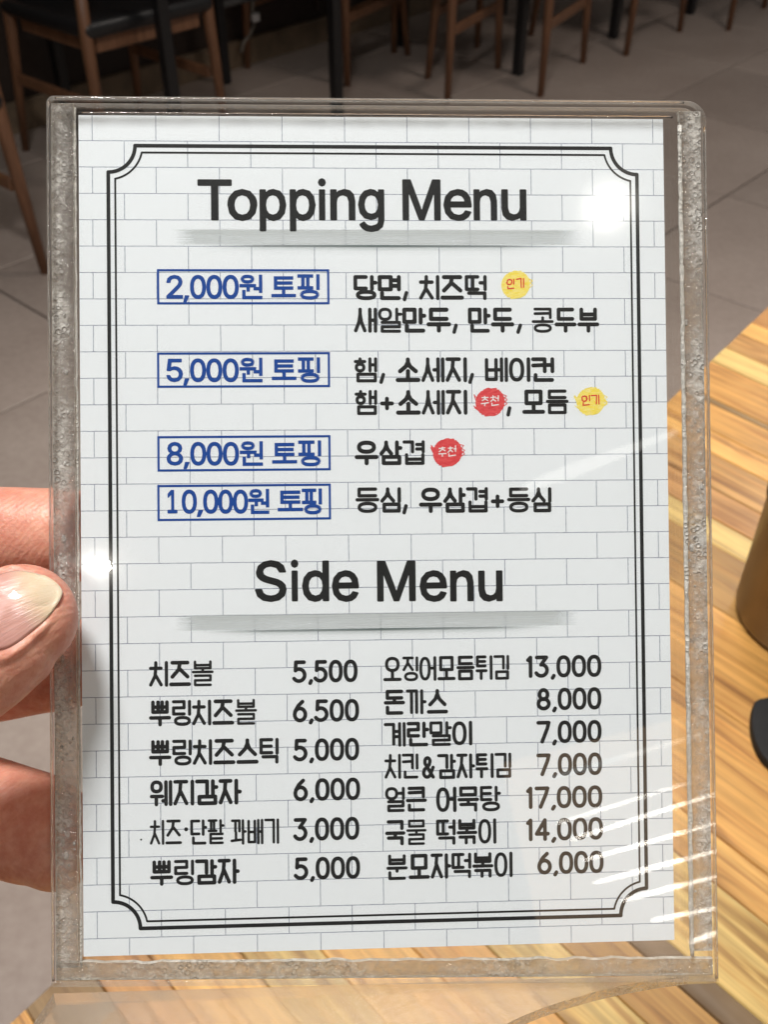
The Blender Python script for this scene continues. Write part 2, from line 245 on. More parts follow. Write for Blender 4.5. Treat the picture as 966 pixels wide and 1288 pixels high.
# ------------------------------------------------------------------ chairs and far tables
def wood_mat(name, dark, light, sc=(18, 90, 18), rough=.42):
    t = NT(name); o = t.scale(t.obj(), sc); n = t.noise(1.0, 6, .6, o, .6)
    return t.done(t.pbr(t.ramp(n, [(.3, dark), (.7, light)]), rough, t.bump(n, .1, .0005)))
M_cw = wood_mat('walnut_chair_wood', (.13, .060, .030, 1), (.24, .115, .060, 1), (60, 60, 8))
M_seat = flat_mat('black_leatherette', (.012, .012, .013, 1), .38, 300, .2, bump=.15)
M_blackm = flat_mat('black_metal', (.010, .010, .011, 1), .35, 80)
def make_chair():
    t = empty('dining_chair')
    bm = bmesh.new(); box(bm, 0, 0, .445, .47, .45, .05, bevel=.022, seg=3); bm_obj('seat', bm, M_seat, t, True)
    bm = bmesh.new()
    for sy in (-1, 1): box(bm, 0, sy * .185, .40, .38, .022, .045, bevel=.004)
    for sx in (-1, 1): box(bm, sx * .19, 0, .40, .022, .346, .045, bevel=.004)
    bm_obj('seat_frame', bm, M_cw, t)
    for sx in (-1, 1):
        bm = bmesh.new(); tube(bm, [(sx * .235, -.215, 0), (sx * .222, -.20, .40), (sx * .215, -.205, .62)], [.012, .019, .016], 10); bm_obj('leg', bm, M_cw, t, True)
        bm = bmesh.new(); tube(bm, [(sx * .235, .26, 0), (sx * .215, .205, .42), (sx * .20, .25, .78)], [.012, .019, .014], 10); bm_obj('leg', bm, M_cw, t, True)
        bm = bmesh.new(); tube(bm, [(sx * .215, -.21, .62), (sx * .22, .0, .655), (sx * .205, .235, .66)], .015, 10); bm_obj('armrest', bm, M_cw, t, True)
        bm = bmesh.new(); box(bm, sx * .222, .02, .235, .016, .40, .034, bevel=.004); bm_obj('side_rail', bm, M_cw, t)
    bm = bmesh.new()
    tube(bm, [(-.21, .24, .70), (-.1, .275, .72), (0, .285, .725), (.1, .275, .72), (.21, .24, .70)], [.03, .04, .042, .04, .03], 10)
    bm_obj('backrest', bm, M_cw, t, True)
    return t
def dup(root):
    r = root.copy(); C.objects.link(r)
    for ch in list(root.children):
        c = ch.copy(); C.objects.link(c); c.parent = r
    return r
chairs = [  # anchor pixel (foot or centre on floor), angle, label
    ((165, 190), R(48), 'walnut armchair with black seat nearest on the left beside the dark wall'),
    ((-70, 260), R(48), 'walnut armchair cut off by the left edge of the photograph'),
    ((530, 95), R(152), 'walnut chair in the middle, rail to the left of the next black table leg'),
    ((640, 88), R(152), 'walnut chair right of centre with its side rail in front of a black table leg'),
    ((410, 80), R(-30), 'walnut chair half hidden behind the upright black table leg'),
    ((765, 42), R(140), 'walnut chair with slim legs right of the slanting black table leg'),
    ((880, 14), R(145), 'farthest walnut chair at the upper right, only leg tips showing'),
]
ch0 = make_chair()
for i, (px, ang, lab) in enumerate(chairs):
    o = ch0 if i == 0 else dup(ch0)
    o.location = floor_pt(*px) if i != 1 else floor_pt(57, 345) - Vector((.317, .031, 0)); o.rotation_euler = (0, 0, ang)
    tag(o, lab, 'chair', 'walnut dining chairs around the far tables')
def table_far(c, ang, w, d, label):
    t = empty('dining_table', c, ang); tag(t, label, 'table', 'black legged dining tables')
    bm = bmesh.new(); box(bm, 0, 0, .735, w, d, .03, bevel=.004); bm_obj('tabletop', bm, M_fartop, t)
    for sx in (-1, 1):
        for sy in (-1, 1):
            bm = bmesh.new(); box(bm, sx * (w / 2 - .05), sy * (d / 2 - .05), .36, .036, .036, .72, bevel=.003); bm_obj('leg', bm, M_blackm, t)
M_fartop = flat_mat('dark_oak_top', (.16, .09, .045, 1), .4)
a = floor_pt(651, 95); tb = a + ua * .0
table_far((a + va * .30 + ua * .35), R(48), .8, .7, 'black metal legged table whose leg stands between the two middle chairs')
a = floor_pt(424, 150)
table_far((a + va * .30 + ua * -.35), R(48), .8, .7, 'black metal legged table left of centre with one upright leg in view')
a = floor_pt(868, 18)
table_far((a + va * .3 + ua * .35), R(48), .8, .7, 'farthest black metal legged table at the upper right')

# ------------------------------------------------------------------ near table
def plank_mat():
    t = NT('plank_wood'); oi = t.n('ShaderNodeObjectInfo')
    o = t.obj(); off = t.n('ShaderNodeVectorMath', operation='ADD'); t.l(o, off.inputs[0])
    cv = t.n('ShaderNodeCombineXYZ'); t.l(t.math('MULTIPLY', oi.outputs['Random'], 37.0), cv.inputs[2]); t.l(t.math('MULTIPLY', oi.outputs['Random'], 11.0), cv.inputs[0])
    t.l(cv.outputs[0], off.inputs[1]); v = off.outputs[0]
    grain = t.noise(1, 7, .62, t.scale(v, (7, 170, 7)), 1.4)
    streak = t.noise(1, 4, .55, t.scale(v, (4, 60, 4)), 2.2)
    blot = t.noise(9, 4, .6, v)
    a = t.mix(t.ramp(grain, [(.36, G(0)), (.62, G(1))]), (.62, .62, .62, 1), (1.12, 1.12, 1.12, 1))
    b = t.ramp(streak, [(.36, (.34, .21, .11, 1)), (.43, (.80, .68, .54, 1)), (.50, G(1))])
    c = t.mix(1.0, oi.outputs['Color'], a, 'MULTIPLY'); c = t.mix(.8, c, b, 'MULTIPLY')
    c = t.mix(.22, c, t.ramp(blot, [(.35, (.30, .16, .06, 1)), (.65, (.75, .45, .18, 1))]))
    fine = t.noise(1, 3, .6, t.scale(v, (40, 700, 40)))
    return t.done(t.pbr(c, t.math('ADD', t.math('MULTIPLY', grain, .2), .25), t.bump(fine, .12, .0004)))
M_plank = plank_mat()
near = empty('wood_table', (.55, .45, 0)); tag(near, 'table with a golden striped plank top under the acrylic holder', 'table')
edge_d = Vector((math.cos(R(51)), math.sin(R(51)), 0)); strip_d = Vector((math.cos(R(-47.5)), math.sin(R(-47.5)), 0)); strip_n = Vector((-strip_d.y, strip_d.x, 0))
E0 = floor_pt(930, 421, .75)
cols = {'o': (.60, .305, .075, 1), 'l': (.68, .375, .10, 1), 'p': (.64, .46, .16, 1), 'b': (.34, .18, .045, 1), 'r': (.46, .22, .07, 1), 'd': (.15, .10, .045, 1), 't': (.50, .27, .085, 1), 'k': (.07, .06, .05, 1)}
bounds = [(1.30, 'o')]
s = 1.30
seq0 = 'lobtplor'
k = 0
while s > .83:
    s -= random.uniform(.02, .045); bounds.append((max(s, .826), seq0[k % 8])); k += 1
marks = [(.79, 'r'), (.765, 'l'), (.735, 't'), (.706, 'p'), (.657, 'o'), (.650, 'd'), (.617, 'o'), (.592, 'l'), (.556, 't'), (.527, 'r'), (.504, 'p'), (.453, 'b'),  # last plank here is brown to paint in the cup's cast shadow
         (.385, 'o'), (.314, 'o'), (.291, 'l'), (.250, 'p'), (.236, 'k'), (.212, 'b'), (.186, 'p'), (.160, 'o'), (.128, 'l'), (.100, 'p'), (.068, 'l'), (.045, 'r'), (.015, 'd'), (-.03, 'o'), (-.07, 'l'), (-.12, 't'), (-.18, 'b')]
hi = .826
bounds2 = marks
def pl(s, tpos):   # point at strip coordinate s, distance tpos from the table edge along the strip
    # solve E0 + a*edge_d with dot(strip_n)=s
    a = (s - E0.dot(strip_n)) / edge_d.dot(strip_n)
    return E0 + edge_d * a + strip_d * tpos
allm = [(1.15 - .033 * i, random.choice('lotprb')) for i in range(10)] + bounds2
hi = 1.18
top_parent = None
bmf = bmesh.new()
vs = []
p = [pl(1.18, .004), pl(-.18, .004), pl(-.18, .80), pl(1.18, .80)]
for z in (.722, .7465): vs += [(q.x, q.y, z) for q in p]
core = mesh_obj('tabletop', [Vector(v) - Vector(near.location) for v in vs], [(0, 1, 2, 3), (4, 5, 6, 7), (0, 1, 5, 4), (1, 2, 6, 5), (2, 3, 7, 6), (3, 0, 4, 7)], flat_mat('dark_joint', (.10, .06, .03, 1), .6), near)
for s, cc in allm:
    g = .00035 if s > .45 else .00012
    h2, l2 = hi - g, s + g
    org = pl((h2 + l2) / 2, 0)
    X = strip_d; Y = strip_n
    ts = [(h2, .0), (l2, .0)]
    quad = [pl(h2, 0), pl(l2, 0), pl(l2, .80), pl(h2, .80)]
    loc = []
    for z, ins in ((0, 0), (.0042, 0), (.005, .0006)):
        for qi, q in enumerate(quad):
            d = q - org
            x, y = d.dot(X), d.dot(Y)
            x += ins if qi < 2 else -ins; y += -ins if qi in (0, 3) else ins
            loc.append((x, y, z))
    f = [(8, 9, 10, 11)]
    for L in (0, 4):
        for i in range(4): f.append((L + i, L + (i + 1) % 4, L + 4 + (i + 1) % 4, L + 4 + i))
    o = mesh_obj('plank', loc, f, M_plank, core)
    o.location = Vector((org.x, org.y, .7457 + random.uniform(-.0002, .0002))) - near.location; o.rotation_euler = (0, 0, R(-47.5))
    v = random.uniform(.93, 1.07); o.color = (cols[cc][0] * v, cols[cc][1] * v, cols[cc][2] * v, 1)
    hi = s
for s, tp in ((1.1, .08), (-.1, .08), (-.1, .72), (1.1, .72)):
    q = pl(s, tp) - near.location; bm = bmesh.new(); box(bm, q.x, q.y, .361, .05, .05, .72, bevel=.004); bm_obj('leg', bm, M_blackm, near)
# metal cup
def metal_mat():
    t = NT('brushed_brassy_steel'); o = t.obj(); n = t.noise(1, 5, .6, t.scale(o, (30, 30, 400)))
    b = t.noise(14, 3, .5, o)
    c = t.ramp(b, [(.3, (.15, .115, .075, 1)), (.7, (.28, .22, .145, 1))])
    return t.done(t.pbr(c, .42, t.bump(n, .2, .0003), 1.0))
cr = .045
d0 = Vector((.2204 + .0, .4397, .75)); cdir = Vector((1, -.02, 0)).normalized()
cpos = Vector((.2204 + cr * 1.03 - .002, .4397 - .008, .7508))
cup = empty('metal_cup', cpos); tag(cup, 'brassy metal cup standing on the striped table at the right edge', 'cup')
bm = bmesh.new(); lathe(bm, [(.001, .0), (cr - .006, .0), (cr - .002, .0015), (cr, .006), (cr, .088), (cr + .0015, .090), (cr + .0015, .093), (cr - .001, .094), (cr - .0025, .092), (cr - .0025, .006), (.001, .004)], 64)
bm_obj('cup_wall', bm, metal_mat(), cup, True)
bm = bmesh.new(); tube(bm, [(cr - .002, 0, .078), (cr + .022, 0, .074), (cr + .03, 0, .05), (cr + .022, 0, .026), (cr - .002, 0, .02)], .004, 10); bm_obj('handle', bm, metal_mat(), cup, True)
# black rounded tray
bp = [(966, 974), (950, 957), (940, 935), (937, 912), (941, 890), (955, 884), (975, 884), (1000, 900), (1030, 935), (1045, 975), (1040, 1005), (1010, 1010), (985, 995)]
P = [floor_pt(x + 6, y, .751) for x, y in bp]
n = len(P); sm = []
for i in range(n):
    p0, p1, p2, p3 = P[i - 1], P[i], P[(i + 1) % n], P[(i + 2) % n]
    for k in range(5):
        t = k / 5; sm.append(.5 * ((2 * p1) + (p2 - p0) * t + (2 * p0 - 5 * p1 + 4 * p2 - p3) * t * t + (3 * p1 - p0 - 3 * p2 + p3) * t ** 3))
cen = sum(sm, Vector()) / len(sm)
vs, fs = [], []; m = len(sm)
prof = [(1, 0), (1.0, .004), (.975, .0055), (.90, .0058), (.7, .0060), (.4, .0061)]
for sc, z in prof: vs += [((q.x - cen.x) * sc, (q.y - cen.y) * sc, z) for q in sm]
for L in range(len(prof) - 1):
    for i in range(m): fs.append((L * m + i, L * m + (i + 1) % m, (L + 1) * m + (i + 1) % m, (L + 1) * m + i))
fs.append(tuple(range((len(prof) - 1) * m, len(prof) * m))); fs.append(tuple(reversed(range(m))))
o = mesh_obj('black_dish', vs, fs, flat_mat('matte_black_plastic', (.004, .004, .0045, 1), .75, 200), None, False); o.location = cen
tag(o, 'matte black flat rounded dish lying on the table at the right edge', 'dish')

# ------------------------------------------------------------------ ceiling downlights and added glow tubes behind the camera that mirror in the acrylic
def emit_mat(name, col, s):
    t = NT(name); e = t.n('ShaderNodeEmission', i_Strength=s); e.inputs[0].default_value = col; return t.done(e.outputs[0])
M_lampglow = emit_mat('downlight_glow', (1, .94, .84, 1), 420)
M_lampbody = flat_mat('white_lamp_ring', (.75, .75, .72, 1), .4)
def downlight(loc, label, r=.06, z=2.6):
    t = empty('ceiling_downlight', loc); tag(t, label, 'ceiling lamp', 'round ceiling downlights')
    bm = bmesh.new(); lathe(bm, [(r, 0), (r + .014, -.002), (r + .016, .004), (r + .012, .05), (r, .05), (r, 0)], 40); bm_obj('trim_ring', bm, M_lampbody, t, True)
    bm = bmesh.new(); bmesh.ops.create_circle(bm, cap_ends=True, radius=r - .001, segments=40)
    for v in bm.verts: v.co.z += .004
    bm_obj('diffuser', bm, M_lampglow, t)
downlight((.5596, -.7164, 2.6), 'round ceiling downlight mirrored as the white spot beside the title', .032)
downlight((-.536, -1.784, 2.6), 'round ceiling downlight mirrored as the white spot near the thumb', .033)
def reflect_pt(px, py, dist):
    h = CAMW @ ((POSE_R @ card_pt(px, py, 2.5) + POSE_T) * .001)
    o = Vector((0, 0, 1.2)); d = (h - o).normalized(); nn = (HOLD.to_3x3() @ Vector((0, 0, 1))).normalized()
    return h + (d - 2 * d.dot(nn) * nn) * dist
M_tube = emit_mat('tube_glow', (1, .95, .86, 1), 20); M_dim = emit_mat('dim_tube_glow', (1, .96, .9, 1), 2.2)
for i, (a, b, r) in enumerate([((700, 1036), (866, 985), .006), ((716, 1057), (935, 988), .010), ((733, 1083), (935, 1026), .010), ((747, 1111), (935, 1062), .013),
                  ((783, 1133), (935, 1094), .012), ((820, 1158), (935, 1136), .011), ((868, 1186), (935, 1160), .014), ((655, 616), (852, 543), .055), ((690, 980), (880, 925), .022)]):
    A, B = reflect_pt(*a, 3.0), reflect_pt(*b, 3.0)  # glowing tubes added so their reflections draw the pale streaks on the acrylic
    t = empty('streak_tube', A); tag(t, ('slim glowing tube added to mirror as the %s pale streak low on the right' % ['topmost', 'second', 'third', 'fourth', 'fifth', 'sixth', 'lowest'][i]) if i < 7 else ('dim wide glowing tube added to mirror as a faint slanting band right of the card middle' if i == 7 else 'dim glowing tube added to mirror as a faint band above the pale streaks'), 'lamp', 'added glowing tubes mirrored as pale streaks')
    d = B - A; mid = A + d * .5
    bm = bmesh.new(); tube(bm, [(0, 0, 0), d * .04, d * .35, d * .7, d], [r * .06, r * .28, r * .42, r * .28, r * .16], 10); bm_obj('tube', bm, M_tube if i < 7 else M_dim, t, True)
    bm = bmesh.new(); tube(bm, [d, d * 1.05], r * 1.2, 10); bm_obj('end_cap', bm, M_lampbody, t)
# ------------------------------------------------------------------ the menu card
card = Root('menu_card', (0, -74.5, 0)); tag(card.e, 'white printed topping and side menu card with brick pattern inside the clear holder', 'menu card')
CW, CH = 105.3, 148.6
def paper_mat():
    t = NT('printed_paper'); uv = t.n('ShaderNodeTexCoord').outputs['UV']
    nz = t.n('ShaderNodeTexNoise', i_Scale=1.2, i_Detail=3); t.l(uv, nz.inputs['Vector'])
    dv = t.n('ShaderNodeVectorMath', operation='SCALE'); t.l(nz.outputs['Color'], dv.inputs[0]); dv.inputs['Scale'].default_value = .10
    av = t.n('ShaderNodeVectorMath', operation='ADD'); t.l(uv, av.inputs[0]); t.l(dv.outputs[0], av.inputs[1])
    br = t.n('ShaderNodeTexBrick', offset=.5, offset_frequency=2, squash=1.0)
    t.l(av.outputs[0], br.inputs['Vector'])
    br.inputs['Scale'].default_value = 1; br.inputs['Brick Width'].default_value = 11.22; br.inputs['Row Height'].default_value = 4.70
    br.inputs['Mortar Size'].default_value = .10; br.inputs['Mortar Smooth'].default_value = .5; br.inputs['Bias'].default_value = 0
    br.inputs['Color1'].default_value = G(1); br.inputs['Color2'].default_value = G(1); br.inputs['Mortar'].default_value = G(0)
    wear = t.ramp(t.noise(2.2, 3, .6, uv), [(.25, G(.55)), (.6, G(1))])
    f = t.math('MULTIPLY', t.math('SUBTRACT', 1.0, br.outputs['Color']), wear)
    fib = t.noise(3.2, 4, .7, uv)
    base = t.ramp(fib, [(.3, (.79, .85, .90, 1)), (.7, (.85, .905, .95, 1))])
    c = t.mix(f, base, (.22, .26, .35, 1))
    return t.done(t.pbr(c, .55, t.bump(fib, .06, .0001)))
def card_sheet():
    n = 12; v, f = [], []
    bot = []
    for j in range(n + 1):
        for i in range(n + 1):
            v.append(card.v(((i / n - .5) * CW, (j / n - .5) * CH, 0)))
    for j in range(n):
        for i in range(n): a = j * (n + 1) + i; f.append((a, a + 1, a + n + 2, a + n + 1))
    k = len(v)
    for sx, sy in ((-1, -1), (1, -1), (1, 1), (-1, 1)): v.append(card.v((sx * CW / 2, sy * CH / 2, 0)))
    for sx, sy in ((-1, -1), (1, -1), (1, 1), (-1, 1)): v.append(card.v((sx * CW / 2, sy * CH / 2, -.3)))
    f += [(k + 3, k + 2, k + 1, k)[::-1] if False else (k + 4, k + 7, k + 6, k + 5)]
    for i in range(4): f.append((k + i, k + 4 + i, k + 4 + (i + 1) % 4, k + (i + 1) % 4))
    o = mesh_obj('paper', v, f, paper_mat(), card.e)
    uvl = o.data.uv_layers.new(name='UVMap')
    # print origin: brick joints as measured on the card
    q = card_pt(156, 177.5)
    for lp in o.data.loops:
        co = o.data.vertices[lp.vertex_index].co
        x = co.x * 1000; y = co.y * 1000 - 74.5
        uvl.data[lp.index].uv = (x - q.x + 11.22 * 20, -(y - q.y) + 4.70 * 41)
    return o
card_sheet()

def ink(name, col, speck=.25, spc=(.16, .19, .19, 1), rough=.45):
    t = NT(name); o = t.obj(); n = t.noise(7000, 2, .7, o); n2 = t.noise(120, 3, .6, o)
    sp = t.math('MULTIPLY', t.ramp(n, [(.56, G(0)), (.70, G(1))]), t.ramp(n2, [(.35, G(speck * .35)), (.65, G(speck * 1.6))]))
    return t.done(t.pbr(t.mix(sp, col, spc), rough, Specular_IOR_Level=.25))
M_ink = ink('black_ink', (.008, .009, .010, 1), .16)
M_blue = ink('blue_ink', (.003, .058, .31, 1), .06, (.2, .3, .6, 1))
M_red = ink('red_ink', (.70, .06, .04, 1), .1, (.9, .4, .3, 1))
M_white = ink('white_ink', (.82, .80, .80, 1), .1, (.9, .6, .6, 1))

def sdf_mesh(name, segs, mat, z=.03, h=.075, square=False, label=None, polys=None):
    """segs: list of (polyline Nx2 in card mm, width). Builds the flat printed shape of the union of the strokes."""
    a, b, w = [], [], []
    for p, wd in segs:
        p = np.asarray(p, float)
        a.append(p[:-1]); b.append(p[1:]); w.append(np.full(len(p) - 1, wd / 2))
    A = np.concatenate(a); B = np.concatenate(b); Wd = np.concatenate(w)
    lo = np.minimum(A, B).min(0) - Wd.max() - 2 * h; hi = np.maximum(A, B).max(0) + Wd.max() + 2 * h
    nx = int((hi[0] - lo[0]) / h) + 2; ny = int((hi[1] - lo[1]) / h) + 2
    D = np.full((ny, nx), 9.0)
    for p, q, r in zip(A, B, Wd):
        i0 = max(int((min(p[0], q[0]) - r * 1.5 - lo[0]) / h) - 2, 0); i1 = min(int((max(p[0], q[0]) + r * 1.5 - lo[0]) / h) + 3, nx)
        j0 = max(int((min(p[1], q[1]) - r * 1.5 - lo[1]) / h) - 2, 0); j1 = min(int((max(p[1], q[1]) + r * 1.5 - lo[1]) / h) + 3, ny)
        X = lo[0] + np.arange(i0, i1)[None, :] * h; Y = lo[1] + np.arange(j0, j1)[:, None] * h
        d = q - p; L = np.hypot(*d) + 1e-9; ux, uy = d / L
        tx = (X - p[0]) * ux + (Y - p[1]) * uy; ty = -(X - p[0]) * uy + (Y - p[1]) * ux
        if square:
            sd = np.maximum(np.abs(tx - L / 2) - L / 2 - (r if L > r else 0), np.abs(ty) - r)
        else:
            tc = np.clip(tx, 0, L); sd = np.hypot(tx - tc, ty) - r
        D[j0:j1, i0:i1] = np.minimum(D[j0:j1, i0:i1], sd)
    if polys:
        X = (lo[0] + np.arange(nx) * h)[None, :] + 0 * D; Y = (lo[1] + np.arange(ny) * h)[:, None] + 0 * D
        dist = D + Wd.max(); inside = np.zeros(D.shape, int)
        for pts in polys:
            p_ = np.asarray(pts)
            for (xa, ya), (xb, yb) in zip(p_, np.roll(p_, -1, 0)):
                if ya == yb: continue
                hit = ((ya > Y) != (yb > Y)) & (X < (xb - xa) * (Y - ya) / (yb - ya) + xa); inside += np.where(hit, 1 if yb > ya else -1, 0)
        D = np.where(inside != 0, -np.abs(dist) - Wd.max(), np.abs(dist) - Wd.max())
    ins = D < 0
    V, Fc = [], []
    c = ins[:-1, :-1].astype(int) + ins[:-1, 1:] + ins[1:, 1:] + ins[1:, :-1]
    off = np.array([card.off.x, card.off.y])
    def addp(pts):
        k = len(V)
        for x, y in pts: V.append((x, y))
        Fc.append(tuple(range(k, k + len(pts))))
    for j in range(ny - 1):
        row = c[j]
        nzr = np.nonzero(row)[0]
        if len(nzr) == 0: continue
        i = 0; y0 = lo[1] + j * h
        full = row == 4
        idx = nzr.tolist(); k = 0
        while k < len(idx):
            i = idx[k]
            if full[i]:
                e = i
                while e + 1 < nx - 1 and full[e + 1]: e += 1
                x0 = lo[0] + i * h; x1 = lo[0] + (e + 1) * h
                addp([(x0, y0), (x1, y0), (x1, y0 + h), (x0, y0 + h)]); k += e - i + 1; continue
            cs = [(i, j), (i + 1, j), (i + 1, j + 1), (i, j + 1)]; pts = []
            for m in range(4):
                (ia, ja), (ib, jb) = cs[m], cs[(m + 1) % 4]
                da, db = D[ja, ia], D[jb, ib]
                if da < 0: pts.append((lo[0] + ia * h, lo[1] + ja * h))
                if (da < 0) != (db < 0):
                    t = da / (da - db); pts.append((lo[0] + (ia + t * (ib - ia)) * h, lo[1] + (ja + t * (jb - ja)) * h))
            if len(pts) >= 3: addp(pts)
            k += 1
    vs = [card.v((x, y, z)) for x, y in V]
    o = mesh_obj(name, vs, Fc, mat, card.e)
    if label: o['label'] = label
    return o

def ell(cx, cy, rx, ry, a0=0, a1=360, n=28, p=2.0):
    out = []
    for k in range(n + 1):
        t = R(a0 + (a1 - a0) * k / n); ct, st = math.cos(t), math.sin(t)
        out.append((cx + rx * math.copysign(abs(ct) ** (2 / p), ct), cy + ry * math.copysign(abs(st) ** (2 / p), st)))
    return out
sup = lambda *a: ell(*a, p=2.35)
# strokes in a unit box, x to the right and y down
CONS = {
 'ㄱ': [[(0, 0), (1, 0), (1, 1)]], 'ㄴ': [[(0, 0), (0, 1), (1, 1)]], 'ㄷ': [[(1, 0), (0, 0), (0, 1), (1, 1)]],
 'ㄹ': [[(0, 0), (1, 0), (1, .5), (0, .5), (0, 1), (1, 1)]], 'ㅁ': [[(0, 0), (1, 0), (1, 1), (0, 1), (0, 0)]],
 'ㅂ': [[(0, 0), (0, 1), (1, 1), (1, 0)], [(0, .52), (1, .52)]],
 'ㅅ': [[(.5, 0), (.5, .22), (.36, .60), (0, 1)], [(.5, .22), (.64, .60), (1, 1)]],
 'ㅇ': [sup(.5, .5, .5, .5)],
 'ㅈ': [[(0, 0), (1, 0)], [(.5, 0), (.42, .48), (0, 1)], [(.46, .42), (1, 1)]],
 'ㅊ': [[(.5, 0), (.5, .22)], [(0, .25), (1, .25)], [(.5, .25), (.42, .6), (0, 1)], [(.46, .55), (1, 1)]],
 'ㅋ': [[(0, 0), (1, 0), (1, 1)], [(0, .52), (1, .48)]], 'ㅌ': [[(1, 0), (0, 0), (0, 1), (1, 1)], [(0, .5), (.95, .5)]],
 'ㅍ': [[(0, 0), (1, 0)], [(0, 1), (1, 1)], [(.3, 0), (.3, 1)], [(.7, 0), (.7, 1)]],
 'ㅎ': [[(.5, 0), (.5, .16)], [(0, .22), (1, .22)], sup(.5, .72, .40, .28)],
}
def dbl(k, g=.56):
    s = CONS[k]; w = 1 - g
    return [[(x * w, y) for x, y in p] for p in s] + [[(g + x * w, y) for x, y in p] for p in s]
CONS['ㄲ'] = dbl('ㄱ'); CONS['ㄸ'] = dbl('ㄷ'); CONS['ㅃ'] = [[(0, 0), (0, 1), (1, 1), (1, 0)], [(.36, 0), (.36, 1)], [(.66, 0), (.66, 1)], [(0, .5), (1, .5)]]
CHO = 'ㄱㄲㄴㄷㄸㄹㅁㅂㅃㅅㅆㅇㅈㅉㅊㅋㅌㅍㅎ'; JUNG = 'ㅏㅐㅑㅒㅓㅔㅕㅖㅗㅘㅙㅚㅛㅜㅝㅞㅟㅠㅡㅢㅣ'
JONG = ['', 'ㄱ', 'ㄲ', 'ㄳ', 'ㄴ', 'ㄵ', 'ㄶ', 'ㄷ', 'ㄹ', 'ㄺ', 'ㄻ', 'ㄼ', 'ㄽ', 'ㄾ', 'ㄿ', 'ㅀ', 'ㅁ', 'ㅂ', 'ㅄ', 'ㅅ', 'ㅆ', 'ㅇ', 'ㅈ', 'ㅊ', 'ㅋ', 'ㅌ', 'ㅍ', 'ㅎ']
ROWS = {'ㄹ': 3, 'ㅁ': 2, 'ㅂ': 2.5, 'ㄷ': 2, 'ㅇ': 2, 'ㅌ': 3, 'ㄴ': 1.3, 'ㄱ': 1.4, 'ㄲ': 1.4, 'ㅎ': 2.8, 'ㅍ': 2.3, 'ㅋ': 2.6, 'ㅃ': 2.2, 'ㄸ': 2, 'ㅅ': 1.8, 'ㅈ': 2, 'ㅊ': 2.3}
def rows_of(ch):
    k = ord(ch) - 0xAC00; c, v, f = CHO[k // 588], JUNG[k % 588 // 28], JONG[k % 28]
    r = ROWS[c] + (ROWS[f] if f else 0)
    if v in 'ㅗㅜㅡ': r += {'ㅗ': 1.3, 'ㅜ': 1.6, 'ㅡ': 1}[v]
    if v in 'ㅝㅟㅞ': r += 1.3
    return r
